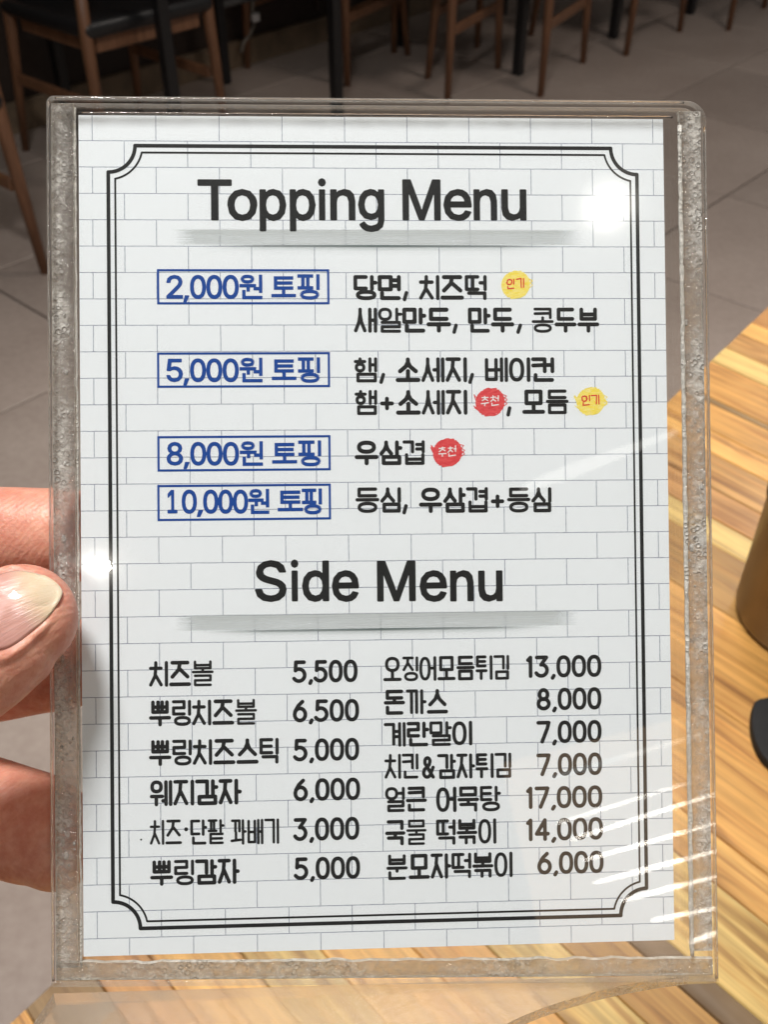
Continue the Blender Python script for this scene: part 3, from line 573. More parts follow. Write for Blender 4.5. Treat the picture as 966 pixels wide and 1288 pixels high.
def syllable(ch):
    """strokes of one hangul block in the unit box"""
    k = ord(ch) - 0xAC00; c, v, f = CHO[k // 588], JUNG[k % 588 // 28], JONG[k % 28]
    out = []
    def put(key, x0, y0, x1, y1):
        for p in CONS[key]: out.append([(x0 + x * (x1 - x0), y0 + y * (y1 - y0)) for x, y in p])
    heavy = 3 if f and f in 'ㄹㅂㅌ' else 2 if f in 'ㅇㅁㅂ' and f else 1
    if v in 'ㅗㅜㅡ':
        if f:
            a, b, s_, j_ = {1: (.30, .52, .66, .74), 2: (.30, .50, .60, .67), 3: (.24, .42, .52, .60)}[heavy]
            if v == 'ㅡ': b -= .02; j_ -= .02 if heavy > 1 else 0
            if c in 'ㅋㄹㅌㅂ': a += .04; b += .02
            if c == 'ㅋ': a += .05; b += .04; j_ += .04
            put(c, .10, 0, .90, a)
            if v == 'ㅗ': out.append([(.5, a), (.5, b)])
            out.append([(0, b), (1, b)])
            if v == 'ㅜ': out.append([(.5, b), (.5, s_ + .02)])
            put(f, .10, j_, .90, 1.0)
        elif v == 'ㅗ': put(c, .12, 0, .88, .56); out += [[(.5, .56), (.5, .95)], [(0, .98), (1, .98)]]
        elif v == 'ㅜ': put(c, .12, 0, .88, .44); out += [[(0, .70), (1, .70)], [(.5, .70), (.5, 1)]]
        else: put(c, .08, 0, .92, .64); out.append([(0, .98), (1, .98)])
        return out
    H, jt = (1.0, 1.0) if not f else {1: (.58, .76), 2: (.54, .70), 3: (.46, .60)}[heavy]
    if v in 'ㅟㅝㅞㅘ':
        if f:
            put(c, .06, 0, .60, .26); out.append([(0, .44), (.68, .44)]); out.append([(.36, .44), (.36, .64)])
            out.append([(1, 0), (1, .70)]); out.append([(.72, .58), (1, .58)])
            out.append([(.14, .72), (.14, 1.0), (1.0, 1.0)]); return out
        xa = .58 if v in 'ㅟㅘ' else .50
        if v == 'ㅘ':
            put(c, .05, 0, xa, .46); out += [[(.32, .52), (.32, .84)], [(0, .88), (.64, .84)], [(.84, 0), (.84, 1)], [(.84, .48), (1.02, .48)]]
        else:
            put(c, .03, 0, xa, .42); out += [[(0, .64), (xa + .06, .64)], [(xa * .5, .64), (xa * .5, 1)]]
            if v == 'ㅟ': out.append([(1, 0), (1, 1)])
            else: out += [[(.76, 0), (.76, 1)], [(1, 0), (1, 1)], [(.60, .84), (.76, .84)]]
        return out
    cb = {'ㅏ': .54, 'ㅓ': .60, 'ㅣ': .66, 'ㅕ': .58 if c != 'ㄱ' else .44, 'ㅐ': .46, 'ㅔ': .48, 'ㅖ': .44}[v]
    if c == 'ㅇ' and not f: put(c, 0, .02, cb, .98)
    elif c in 'ㄷㅁㅂㅌㄸㄹㅋㄱ' and not f and v != 'ㅣ': put(c, 0, .03, cb, .95)
    else: put(c, 0, 0, cb, H - (0 if f else .02))
    if v == 'ㅣ': out.append([(1, 0), (1, H + (.02 if f else 0))])
    elif v == 'ㅏ': out += [[(.85, 0), (.85, H + (.03 if f else 0))], [(.85, H * .5), (1.04, H * .5)]]
    elif v == 'ㅓ': out += [[(1, 0), (1, H)], [(.74, H * .48), (1, H * .48)]]
    elif v == 'ㅕ': out += [[(1, 0), (1, H)], [(cb if c != 'ㄱ' else .66, H * .26), (1, H * .26)], [(cb if c != 'ㄱ' else .66, H * .72), (1, H * .72)]]
    elif v == 'ㅐ': out += [[(.72, 0), (.72, H)], [(1, 0), (1, H)], [(.72, H * .5), (1, H * .5)]]
    elif v == 'ㅔ': out += [[(.76, 0), (.76, H)], [(1, 0), (1, H)], [(.56, H * .5), (.76, H * .5)]]
    elif v == 'ㅖ': out += [[(.76, 0), (.76, H)], [(1, 0), (1, H)], [(.46, H * .36), (.76, H * .36)], [(.46, H * .60), (.76, H * .60)]]
    if f: put(f, .12, jt, .98, 1.0)
    return out
DIG = {
 '0': [sup(.5, .5, .5, .5)], '1': [[(.0, .14), (.62, 0), (.62, 1)]],
 '2': [[(0, .25)] + ell(.48, .28, .46, .28, 200, 380, 14) + [(.0, 1), (1, 1)]],
 '3': [[(.04, 0), (.92, 0), (.42, .40)] + ell(.44, .69, .53, .31, -85, 150, 18)],
 '4': [[(.74, 1), (.74, 0), (0, .72), (1, .72)]],
 '5': [[(.92, 0), (.14, 0), (.10, .44)] + ell(.42, .68, .56, .32, -120, 145, 18)],
 '6': [[(.74, 0), (.34, .22), (.06, .5)] + ell(.5, .68, .5, .32, 180, 540, 26)],
 '7': [[(0, 0), (1, 0), (.86, .3), (.36, 1)]], '8': [ell(.5, .25, .38, .25), ell(.5, .74, .5, .26)],
 ',': [[(1, 0), (.0, 1)]], '+': [[(0, .5), (1, .5)], [(.5, 0), (.5, 1)]], '·': [[(.5, .5), (.52, .5)]],
 '&': [[(1, 1), (.16, .28)] + ell(.42, .18, .26, .18, 190, 370, 12) + [(.58, .38), (.1, .60)] + ell(.38, .78, .36, .22, 210, 20, 16) + [(1, .50)]],
}
def place(strokes, x0, y0, x1, y1, w):
    """unit strokes to card mm, stroke width kept inside the box; y0 is the top"""
    a, b = x0 + w / 2, x1 - w / 2; c, d = y0 - w / 2, y1 + w / 2
    if d > c: c = d = (c + d) / 2
    return [([(a + x * (b - a), c + y * (d - c)) for x, y in p], w) for p in strokes]
def span(px0, px1, py0, py1):
    ym = (py0 + py1) / 2
    A = card_pt(px0, ym); B = card_pt(px1, ym); T = card_pt((px0 + px1) / 2, py0); Bo = card_pt((px0 + px1) / 2, py1)
    return A.x, B.x, T.y, Bo.y
def hangul(txt, px0, px1, py0, py1, w=.76, wide=None):
    x0, x1, y0, y1 = span(px0, px1, py0, py1); segs = []
    n = len(txt); wd = [1.0] * n
    for i, ch in enumerate(txt):
        k = ord(ch) - 0xAC00; v = JUNG[k % 588 // 28]
        if v in 'ㅗㅜㅡ': wd[i] = 1.06
        if v == 'ㅣ': wd[i] = .93
    tot = sum(wd); gap = .16
    x = x0
    for ch, q in zip(txt, wd):
        cw = (x1 - x0 + gap) * q / tot - gap
        k = ord(ch) - 0xAC00; c, v, f = CHO[k // 588], JUNG[k % 588 // 28], JONG[k % 28]
        ww = min(w, abs(y0 - y1) / (rows_of(ch) + (.7 if f and f in 'ㅂㅌ' else 0)) / (1.62 if f and v not in 'ㅗㅜㅡ' else 1.5)); ww = max(ww, .46)
        if v in 'ㅔㅐㅖㅞㅘ' or c in 'ㄲㄸㅃ': ww = min(ww, w * .84)
        ww = min(ww, cw * (.165 if v in 'ㅞㅘㅔㅐㅖ' or (c in 'ㄲㄸㅃ' and v in 'ㅏㅘㅓㅣ') else .175))
        segs += place(syllable(ch), x, y0, x + cw, y1, ww)
        x += cw + gap
    return segs
def price(txt, px0, px1, py0, py1, w=.68):
    x0, x1, y0, y1 = span(px0, px1, py0, py1); segs = []
    wd = {',': .42, '1': .55}
    tot = sum(wd.get(c, 1) for c in txt); u = (x1 - x0 + .12) / tot; x = x0
    for ch in txt:
        cw = u * wd.get(ch, 1) - .12
        if ch == ',': segs += place(DIG[','], x + .12, y1 + (y0 - y1) * .17, x + cw + .0, y1 - (y0 - y1) * .10, w)
        elif ch == '1': segs += place(DIG['1'], x, y0, x + cw, y1, w)
        else: segs += place(DIG[ch], x, y0, x + cw, y1, w)
        x += cw + .12
    return segs
def comma(px0, px1, py0, py1, w=.66):
    x0, x1, y0, y1 = span(px0, px1, py0, py1); return place(DIG[','], x0, y0, x1, y1, w)
def sign(ch, px0, px1, py0, py1, w=.7):
    x0, x1, y0, y1 = span(px0, px1, py0, py1); return place(DIG[ch], x0, y0, x1, y1, w)

lines = [
 hangul('당면', 444.5, 504.3, 346, 377.5) + comma(506.5, 513.5, 366, 379) + hangul('치즈떡', 527, 612.5, 346, 377.5),
 hangul('새알만두', 445, 567.5, 387, 418.5) + comma(569, 576, 407, 420) + hangul('만두', 588.7, 647, 387, 418.5) + comma(649.5, 657, 407, 420) + hangul('콩두부', 669, 754, 387, 418.5),
 hangul('햄', 445, 474.5, 449.5, 481) + comma(477, 484.5, 469, 483) + hangul('소세지', 497.5, 587.6, 449.5, 481) + comma(589, 596.5, 469, 483) + hangul('베이컨', 610, 697.5, 449.5, 480.5),
 hangul('햄', 446, 474.5, 490.5, 522) + sign('+', 478, 495.5, 499, 516) + hangul('소세지', 498, 588, 490.5, 522) + comma(637, 643.5, 511, 524) + hangul('모듬', 657, 715.5, 490, 521),
 hangul('우삼겹', 446, 534.5, 554, 585),
 hangul('등심', 447, 504.5, 613, 645) + comma(506, 513, 634, 647) + hangul('우삼겹', 527, 614, 613, 645) + sign('+', 617.5, 634.5, 622, 639) + hangul('등심', 638, 694, 613, 644.5),
]
for s_ in lines: sdf_mesh('topping_text', s_, M_ink)
side = [
 ('치즈볼', 187, 268.5, 831, 863.5), ('뿌링치즈볼', 187, 323, 880, 912.5), ('뿌링치즈스틱', 187, 350.5, 929.5, 962), ('웨지감자', 188, 303, 980.5, 1013), None, ('뿌링감자', 188.5, 300.5, 1081, 1113)]
for t in side:
    if t: sdf_mesh('side_dish_text', hangul(*t), M_ink)
sdf_mesh('side_dish_text', hangul('치즈', 188, 228.5, 1031, 1062.5, .66) + sign('·', 230, 237.5, 1039, 1047, .7) + hangul('단팥', 239, 281.5, 1030.5, 1062, .66) + hangul('꽈배기', 289.5, 351, 1030, 1062, .66), M_ink)
side2 = [('오징어모듬튀김', 482, 640.8, 825, 856), ('돈까스', 482.8, 563.5, 867, 898.5), ('계란말이', 482.8, 594.3, 907.5, 938.5), None, None, None, ('분모자떡볶이', 486, 645, 1073, 1105)]
for t in side2:
    if t: sdf_mesh('side_dish_text', hangul(*t, w=.68), M_ink)
sdf_mesh('side_dish_text', hangul('치킨', 483.5, 526.5, 948, 979.5, .68) + sign('&', 530.5, 547, 951, 979.5, .62) + hangul('감자튀김', 550, 643.5, 947.5, 979, .68), M_ink)
sdf_mesh('side_dish_text', hangul('얼큰', 484.4, 537, 989.5, 1021, .68) + hangul('어묵탕', 548.6, 629.5, 989, 1021, .68), M_ink)
sdf_mesh('side_dish_text', hangul('국물', 484.4, 536.6, 1031, 1063, .68) + hangul('떡볶이', 548.6, 624.5, 1030, 1062, .68), M_ink)
for t in [('5,500', 367.8, 449.8, 830, 858.5), ('6,500', 368, 451.7, 879.5, 908), ('5,000', 368.8, 451.8, 928.5, 957), ('6,000', 368.8, 453, 978.6, 1007), ('3,000', 368.8, 452, 1028, 1057), ('5,000', 369.7, 453, 1077.5, 1106),
          ('13,000', 662, 756.8, 824, 852), ('8,000', 675, 756.8, 864.8, 893), ('7,000', 675, 757, 906, 934.5), ('7,000', 675, 757.6, 947, 975.5), ('17,000', 662, 758, 988.5, 1016.5), ('14,000', 662, 759, 1028.5, 1057), ('6,000', 676, 759.6, 1070.5, 1099)]:
    sdf_mesh('price_text', price(*t), M_ink)

# latin glyph outlines (bezier triples: left handle, point, right handle)
def flat_glyph(ch):
    outs = []
    for s in GLYPH[ch]:
        P = [(s[i], s[i + 1], s[i + 2], s[i + 3], s[i + 4], s[i + 5]) for i in range(0, len(s), 6)]; pts = []
        for a, b in zip(P, P[1:] + P[:1]):
            p0, p1, p2, p3 = (a[2], a[3]), (a[4], a[5]), (b[0], b[1]), (b[2], b[3])
            straight = abs((p1[0] - p0[0]) * (p3[1] - p0[1]) - (p1[1] - p0[1]) * (p3[0] - p0[0])) < 900 and abs((p2[0] - p0[0]) * (p3[1] - p0[1]) - (p2[1] - p0[1]) * (p3[0] - p0[0])) < 900
            n = 1 if straight else 7
            for k in range(n):
                t = k / n; u = 1 - t
                pts.append((u ** 3 * p0[0] + 3 * u * u * t * p1[0] + 3 * u * t * t * p2[0] + t ** 3 * p3[0], u ** 3 * p0[1] + 3 * u * u * t * p1[1] + 3 * u * t * t * p2[1] + t ** 3 * p3[1]))
        outs.append(pts)
    return outs
def latin(name, items, mat, off=0.1, z=.03):
    """items: (char, x0 mm, base mm, sx, sy mm per 1000 units). Outlines grown by off mm."""
    polys = [[(x0 + x * sx / 1000, y0 + y * sy / 1000) for x, y in pts] for ch, x0, y0, sx, sy in items for pts in flat_glyph(ch)]
    return sdf_mesh(name, [(p + [p[0]], off * 2) for p in polys], mat, z=z, h=.07, polys=polys)
ADV = {}
for ch, ss in GLYPH.items():
    xs = [p[0] for s in flat_glyph(ch) for p in s]; ADV[ch] = (min(xs), max(xs))
def word(txt, pxs, base_px, cap_px, squeeze=1.0):
    """txt letters with their measured left/right pixel extents on the card"""
    items = []
    for ch, (l, r) in zip(txt, pxs):
        A = card_pt(l, (base_px + cap_px) / 2); B = card_pt(r, (base_px + cap_px) / 2)
        y0 = card_pt((l + r) / 2, base_px).y; y1 = card_pt((l + r) / 2, cap_px).y
        g0, g1 = ADV[ch]; sx = (B.x - A.x) / (g1 - g0) * 1000; sy = (y1 - y0) / CAP * 1000
        items.append((ch, A.x - g0 * sx / 1000, y0, sx, sy))
    return items
CAP = max(p[1] for s in flat_glyph('T') for p in s)
T1 = [(249.5, 290), (287, 322), (327.5, 358.5), (365.5, 395.5), (401.3, 408.6), (416.5, 445.5), (451.5, 482), (507.5, 553), (559, 592), (597, 624), (632, 661)]
latin('title_text', word('ToppingMenu', T1, 276, 227), M_ink, .20)
T2 = [(321.7, 359), (367, 374), (381, 412.5), (418.5, 450), (475.5, 521.5), (529, 561), (567.5, 594.5), (603, 631)]
latin('title_text', word('SideMenu', T2, 755, 706.5), M_ink, .20)

# blue price boxes
def rect_frame(px0, px1, py0, py1, w):
    x0, x1, y0, y1 = span(px0, px1, py0, py1)
    return [([(x0, y0), (x1, y0), (x1, y1), (x0, y1), (x0, y0)], w)]
def blue_box(bx, digits, dig_x, dig_y, h):
    sdf_mesh('price_box', rect_frame(bx[0] + 1, bx[1] - 1, bx[2] + 1, bx[3] - 1, .40), M_blue, square=True)
    its = []
    for ch, (l, r) in zip(digits, dig_x):
        if ch == ',':
            A = card_pt(l, dig_y[1]); g0, g1 = ADV[ch]; sx = (card_pt(r, dig_y[1]).x - A.x) / (g1 - g0) * 1000
            its.append((ch, A.x - g0 * sx / 1000, A.y, sx, 5.4))
        else: its += word(ch, [(l, r)], dig_y[1], dig_y[0])
    latin('price_box_digits', its, M_blue, .12)
    segs = []
    for ch, l, r, t_, b_ in h:
        x0, x1, y0, y1 = span(l, r, t_, b_); segs += place(syllable(ch), x0, y0, x1, y1, .62)
    sdf_mesh('price_box_text', segs, M_blue, square=True, h=.06)
d4 = lambda o=0: [(209.6 + o, 229 + o), (231 + o, 237 + o), (239.5 + o, 258 + o), (260 + o, 278.5 + o), (280.5 + o, 299.3 + o)]
blue_box((197.5, 413.8, 339, 382.5), '2,000', d4(), (347, 375), [('원', 300.8, 329.8, 345.5, 376.5), ('토', 341, 372, 347.5, 374.5), ('핑', 374, 402, 345, 377)])
blue_box((197.6, 414.6, 443.5, 487), '5,000', d4(), (452, 479.5), [('원', 301, 330, 450, 481), ('토', 341.5, 372.7, 452, 478.5), ('핑', 374.6, 402.6, 449.5, 481.5)])
blue_box((198, 415.4, 548.3, 592), '8,000', d4(.3), (557, 584.5), [('원', 301.3, 330.5, 555, 586), ('토', 342, 373.5, 557, 583.5), ('핑', 375, 404, 554, 586.5)])
blue_box((198, 415.8, 609.5, 654), '10,000', [(211, 222), (229, 246.5), (248, 254.5), (256, 273.5), (275, 292), (293.5, 311)], (617, 645), [('원', 312, 338.5, 615, 646.5), ('토', 349, 381, 617, 643.5), ('핑', 379.5, 405, 614.5, 647)])

# double border with scooped corners
def border(tl, tr, br, bl, r, w, name):
    pts = [card_pt(*q) for q in (tl, tr, br, bl)]
    xl = (pts[0].x + pts[3].x) / 2; xr = (pts[1].x + pts[2].x) / 2; yt = (pts[0].y + pts[1].y) / 2; yb = (pts[2].y + pts[3].y) / 2
    out = []
    def arc(cx, cy, a0, a1): out.extend([(cx + r * math.cos(R(a0 + (a1 - a0) * k / 14)), cy + r * math.sin(R(a0 + (a1 - a0) * k / 14))) for k in range(15)])
    o_ = r
    return xl, xr, yt, yb
xl, xr, yt, yb = border((136, 184.5), (801, 185.5), (814, 1151.5), (141.5, 1167.5), 0, 0, '')
def border_path(ins, r):
    L, Rr, T, B = xl + ins, xr - ins, yt - ins, yb + ins; out = []
    for cx, cy, a0, a1 in ((xl, yt, -90, 0), (xr, yt, 180, 270), (xr, yb, 90, 180), (xl, yb, 0, 90)):
        # quarter scoop centred on the outer corner, clipped by the inset lines
        al = math.degrees(math.asin(min(1, ins / r)))
        for k in range(17):
            a = a0 + al + (a1 - a0 - 2 * al) * k / 16; out.append((cx + r * math.cos(R(a)), cy + r * math.sin(R(a))))
    # order: TL arc runs bottom->top, TR left->..., make loop
    out.append(out[0]); return out
sdf_mesh('border_line', [(border_path(0.0, 4.75), .66)], M_ink)
sdf_mesh('border_line', [(border_path(1.22, 6.05), .35)], M_ink)

# printed brush strokes under the titles
def brush_mat():
    t = NT('printed_brush_stroke'); uv = t.n('ShaderNodeTexCoord').outputs['UV']; sp_ = t.n('ShaderNodeSeparateXYZ'); t.l(uv, sp_.inputs[0])
    u, v = sp_.outputs[0], sp_.outputs[1]
    nz = t.noise(1, 5, .7, t.scale(uv, (5, 26, 1))); nb = t.noise(1, 3, .6, t.scale(uv, (60, 60, 1)))
    # v: 1 top, 0 bottom. pale stroke .45-1, dark line at .38, soft tail below
    pale = t.ramp(v, [(.40, G(0)), (.44, G(.7)), (.70, G(.75)), (.93, G(1)), (1, G(0))])
    dark = t.ramp(v, [(.0, G(0)), (.18, G(.10)), (.30, G(.42)), (.355, G(1)), (.40, G(.95)), (.43, G(0))])
    eu = t.ramp(t.math('ADD', u, t.math('MULTIPLY', t.math('SUBTRACT', nz, .5), .08)), [(.01, G(0)), (.06, G(1)), (.93, G(1)), (.99, G(0))])
    du = t.ramp(u, [(.06, G(0)), (.22, G(.7)), (.5, G(1)), (.78, G(.7)), (.93, G(0))])
    pa = t.math('MULTIPLY', t.math('MULTIPLY', pale, eu), t.ramp(nz, [(.3, G(.55)), (.62, G(1))]))
    da = t.math('MULTIPLY', dark, du)
    al = t.math('MAXIMUM', t.math('MULTIPLY', pa, .75), t.math('MULTIPLY', da, .85))
    c = t.mix(t.math('MULTIPLY', da, 1.0, True), (.56, .60, .60, 1), (.10, .14, .14, 1))
    m = t.n('ShaderNodeMixShader'); tr = t.n('ShaderNodeBsdfTransparent'); t.l(al, m.inputs[0]); t.l(tr.outputs[0], m.inputs[1]); t.l(t.pbr(c, .5), m.inputs[2])
    return t.done(m.outputs[0])
M_brush = brush_mat()
def brush(px0, px1, py0, py1):
    x0, x1, y0, y1 = span(px0, px1, py0, py1)
    o = mesh_obj('title_underline', [card.v((x0, y1, .015)), card.v((x1, y1, .015)), card.v((x1, y0, .015)), card.v((x0, y0, .015))], [(0, 1, 2, 3)], M_brush, card.e)
    uvl = o.data.uv_layers.new(name='UVMap')
    for i, u in enumerate(((0, 0), (1, 0), (1, 1), (0, 1))): uvl.data[i].uv = u
brush(214, 738, 288, 322); brush(216, 732, 770, 804)

# round crayon badges
def crayon(name, a, b):
    t = NT(name); o = t.obj(); n = t.noise(1, 4, .65, t.scale(o, (900, 2600, 900)), .5)
    return t.done(t.pbr(t.ramp(n, [(.35, a), (.68, b)]), .5))
M_yel = crayon('yellow_crayon', (.88, .70, .03, 1), (.90, .80, .30, 1)); M_redc = crayon('red_crayon', (.62, .015, .03, 1), (.78, .10, .10, 1))
def badge(px, py, r, mat, scrib, text, tm, seed, tw):
    c_ = card_pt(px, py); rr = r / 7.05; rg = random.Random(seed); segs = []
    pts = [(c_.x + rr * (.93 + rg.uniform(-.05, .06)) * math.cos(R(a)), c_.y + rr * (.93 + rg.uniform(-.05, .06)) * math.sin(R(a))) for a in range(0, 361, 12)]
    pts[-1] = pts[0]
    segs.append((pts, .16))
    k = -rr * .88
    while k < rr * .9:
        hw = math.sqrt(max(rr * rr * .88 - k * k, 0)); segs.append(([(c_.x - hw, c_.y + k - .1), (c_.x + hw, c_.y + k + .15)], .42)); k += .30
    for sgn in scrib:
        for q in range(3):
            a0 = R(90 - sgn * 90 + rg.uniform(-25, 25)); segs.append(([(c_.x + rr * 1.0 * math.cos(a0) , c_.y + rr * math.sin(a0) - .2), (c_.x + rr * 1.2 * math.cos(a0), c_.y + rr * 1.15 * math.sin(a0) + .25), (c_.x + rr * .95 * math.cos(a0 + .35), c_.y + rr * .95 * math.sin(a0 + .35))], .14))
    sdf_mesh('badge', segs, mat, z=.025, h=.07)
    n = len(text); w = rr * (1.30 if n == 2 else 1.5); x = c_.x - w / 2; st = []
    for i, ch in enumerate(text):
        cw = w / n - .15; hgt = rr * .72
        y0 = c_.y + hgt * .55 + i * .12
        for p, wd in place(syllable(ch), x, y0, x + cw, y0 - hgt, tw):
            st.append(([(a + rg.uniform(-.07, .07), b + rg.uniform(-.06, .06) + (a - x) * .10) for a, b in p], wd))
        x += cw + .2
    sdf_mesh('badge_text', st, tm, z=.045, h=.05)
badge(648.8, 358.3, 18.2, M_yel, (1,), '인기', M_red, 1, .24)
badge(743.3, 504.8, 18.2, M_yel, (1, -1), '인기', M_red, 2, .24)
badge(616.6, 505.8, 18.4, M_redc, (1, -1), '추천', M_white, 3, .2)
badge(563, 569.5, 18.4, M_redc, (1, -1), '추천', M_white, 4, .2)
q = card_pt(177, 1056)
sdf_mesh('ink_speck', [([(q.x, q.y), (q.x + .04, q.y)], .32)], M_ink)
# ------------------------------------------------------------------ the acrylic holder
hold = Root('acrylic_menu_holder', (0, -80, 0)); tag(hold.e, 'clear acrylic table holder with cloudy glued edges and a curved foot, held in the hand', 'menu holder')
def fres(t, nrm=None, ior=1.49):
    # same reflectance from both sides of the sheet (light entering and leaving a parallel plate)
    bf = t.n('ShaderNodeNewGeometry').outputs['Backfacing']
    f = t.n('ShaderNodeFresnel'); t.l(t.math('ADD', t.math('MULTIPLY', bf, 1 / ior - ior), ior), f.inputs[0])
    if nrm is not None: t.l(nrm, f.inputs['Normal'])
    return f.outputs[0]
def acrylic_sheet_mat():
    t = NT('clear_acrylic'); o = t.obj()
    n = t.noise(2600, 3, .7, o); n2 = t.noise(90, 3, .5, o)
    sc = t.n('ShaderNodeTexNoise', i_Scale=1, i_Detail=2); t.l(t.scale(o, (40, 900, 40)), sc.inputs['Vector'])
    nr = t.bump(n, .008, .00002); nr = t.bump(n2, .004, .0002, nr)
    g = t.n('ShaderNodeBsdfGlossy'); g.distribution = 'GGX'; t.l(nr, g.inputs['Normal'])
    t.l(t.math('ADD', t.math('MULTIPLY', n2, .003), .001), g.inputs['Roughness'])
    gw = t.n('ShaderNodeBsdfGlossy', i_Roughness=.075); t.l(nr, gw.inputs['Normal'])     # worn, greasy film: soft glow round highlights
    gm = t.n('ShaderNodeMixShader'); gm.inputs[0].default_value = .10; t.l(g.outputs[0], gm.inputs[1]); t.l(gw.outputs[0], gm.inputs[2]); g = gm
    tr = t.n('ShaderNodeBsdfTransparent'); tr.inputs[0].default_value = (.985, .985, .98, 1)
    m = t.n('ShaderNodeMixShader'); t.l(fres(t), m.inputs[0]); t.l(tr.outputs[0], m.inputs[1]); t.l(g.outputs[0], m.inputs[2])
    # faint wipe marks and dust
    d = t.n('ShaderNodeBsdfDiffuse'); d.inputs[0].default_value = G(.8)
    haze = t.math('MULTIPLY', t.ramp(t.noise(55, 5, .62, o), [(.50, G(0)), (.78, G(1))]), t.ramp(n, [(.45, G(0)), (.7, G(1))]))
    m2 = t.n('ShaderNodeMixShader'); t.l(t.math('MULTIPLY', haze, .022), m2.inputs[0]); t.l(m.outputs[0], m2.inputs[1]); t.l(d.outputs[0], m2.inputs[2])
    return t.done(m2.outputs[0])
def cut_edge_mat():
    t = NT('acrylic_cut_edge'); o = t.obj()
    n = t.noise(1, 4, .65, t.scale(o, (500, 500, 900)))
    nr = t.bump(n, .5, .0004)
    g = t.n('ShaderNodeBsdfGlossy', i_Roughness=.12); t.l(nr, g.inputs['Normal'])
    tr = t.n('ShaderNodeBsdfTransparent'); tr.inputs[0].default_value = (.93, .92, .90, 1)
    d = t.n('ShaderNodeBsdfTranslucent'); d.inputs[0].default_value = (.8, .78, .73, 1)
    d2 = t.n('ShaderNodeBsdfDiffuse'); d2.inputs[0].default_value = (.8, .78, .73, 1)
    a = t.n('ShaderNodeAddShader'); 
    md = t.n('ShaderNodeMixShader'); md.inputs[0].default_value = .5; t.l(d.outputs[0], md.inputs[1]); t.l(d2.outputs[0], md.inputs[2])
    m = t.n('ShaderNodeMixShader'); t.l(t.math('ADD', t.math('MULTIPLY', n, .30), .06), m.inputs[0]); t.l(tr.outputs[0], m.inputs[1]); t.l(md.outputs[0], m.inputs[2])
    m2 = t.n('ShaderNodeMixShader'); m2.inputs[0].default_value = .10; t.l(m.outputs[0], m2.inputs[1]); t.l(g.outputs[0], m2.inputs[2])
    return t.done(m2.outputs[0])
def glue_mat(name, haze_lo, haze_hi, col=(.86, .84, .80, 1), sc=(1, 1, 1), outer=False):
    t = NT(name); o = t.scale(t.obj(), sc)
    n = t.noise(800, 5, .7, o, .6); big = t.noise(70, 4, .6, o)
    v = t.n('ShaderNodeTexVoronoi', feature='F1', i_Scale=750); v.inputs['Randomness'].default_value = 1; t.l(o, v.inputs['Vector'])
    bub = t.ramp(v.outputs['Distance'], [(.18, G(0)), (.34, G(1)), (.42, G(.25)), (.6, G(0))])
    hgt = t.math('ADD', t.math('MULTIPLY', n, 1.0), t.math('MULTIPLY', bub, t.math('MULTIPLY', t.ramp(big, [(.45, G(0)), (.6, G(1))]), .5)))
    nr = t.bump(hgt, 1.0, .0008)
    gl = t.n('ShaderNodeBsdfRefraction', i_IOR=1.35, i_Roughness=.03); gl.inputs[0].default_value = (.985, .98, .97, 1); t.l(nr, gl.inputs['Normal'])
    tr = t.n('ShaderNodeBsdfTransparent'); tr.inputs[0].default_value = (.97, .965, .95, 1)
    m0 = t.n('ShaderNodeMixShader'); m0.inputs[0].default_value = .5; t.l(tr.outputs[0], m0.inputs[1]); t.l(gl.outputs[0], m0.inputs[2])
    g = t.n('ShaderNodeBsdfGlossy', i_Roughness=.05); t.l(nr, g.inputs['Normal'])
    m1 = t.n('ShaderNodeMixShader'); t.l(t.math('ADD', fres(t, nr), .03), m1.inputs[0]); t.l(m0.outputs[0], m1.inputs[1]); t.l(g.outputs[0], m1.inputs[2])
    d = t.n('ShaderNodeBsdfDiffuse'); d.inputs[0].default_value = col; t.l(nr, d.inputs['Normal'])
    hz = t.ramp(t.math('ADD', t.math('MULTIPLY', n, .55), t.math('MULTIPLY', big, .5)), [(.47, G(haze_lo)), (.62, G(haze_hi))])
    if outer:      # glue is cloudier towards the outer rim, clearer next to the pocket
        sx = t.n('ShaderNodeSeparateXYZ'); t.l(t.obj(), sx.inputs[0])
        ex = t.ramp(t.math('MULTIPLY', t.math('ADD', t.math('ABSOLUTE', t.math('SUBTRACT', sx.outputs[0], .0011)), t.math('MULTIPLY', t.math('SUBTRACT', big, .5), .003)), 10.0), [(.548, G(.25)), (.572, G(1.3))])
        hz = t.math('MULTIPLY', hz, ex)
    m2 = t.n('ShaderNodeMixShader'); t.l(hz, m2.inputs[0]); t.l(m1.outputs[0], m2.inputs[1]); t.l(d.outputs[0], m2.inputs[2])
    return t.done(m2.outputs[0])
M_acr = acrylic_sheet_mat(); M_edge = cut_edge_mat()
M_glue = glue_mat('cloudy_glue_acrylic', .12, .56, outer=True); M_glue2 = glue_mat('bottom_glue_acrylic', .06, .36, (.88, .84, .76, 1)); M_seam = glue_mat('bright_glue_seam', .45, .85, (.86, .84, .78, 1))
def arc_pts(cx, cy, r, a0, a1, n=8): return [(cx + r * math.cos(R(a0 + (a1 - a0) * k / n)), cy + r * math.sin(R(a0 + (a1 - a0) * k / n))) for k in range(n + 1)]
XL, XR, YT = -57.6, 59.75, 76.7
YBL, YBR = -78.4, -80.9
outline = arc_pts(XR - 3.6, YT - 3.6, 3.6, 0, 90) + arc_pts(XL + 1.3, YT - 1.3, 1.3, 90, 180, 5) + [(XL, YBL), (XR, YBR)]
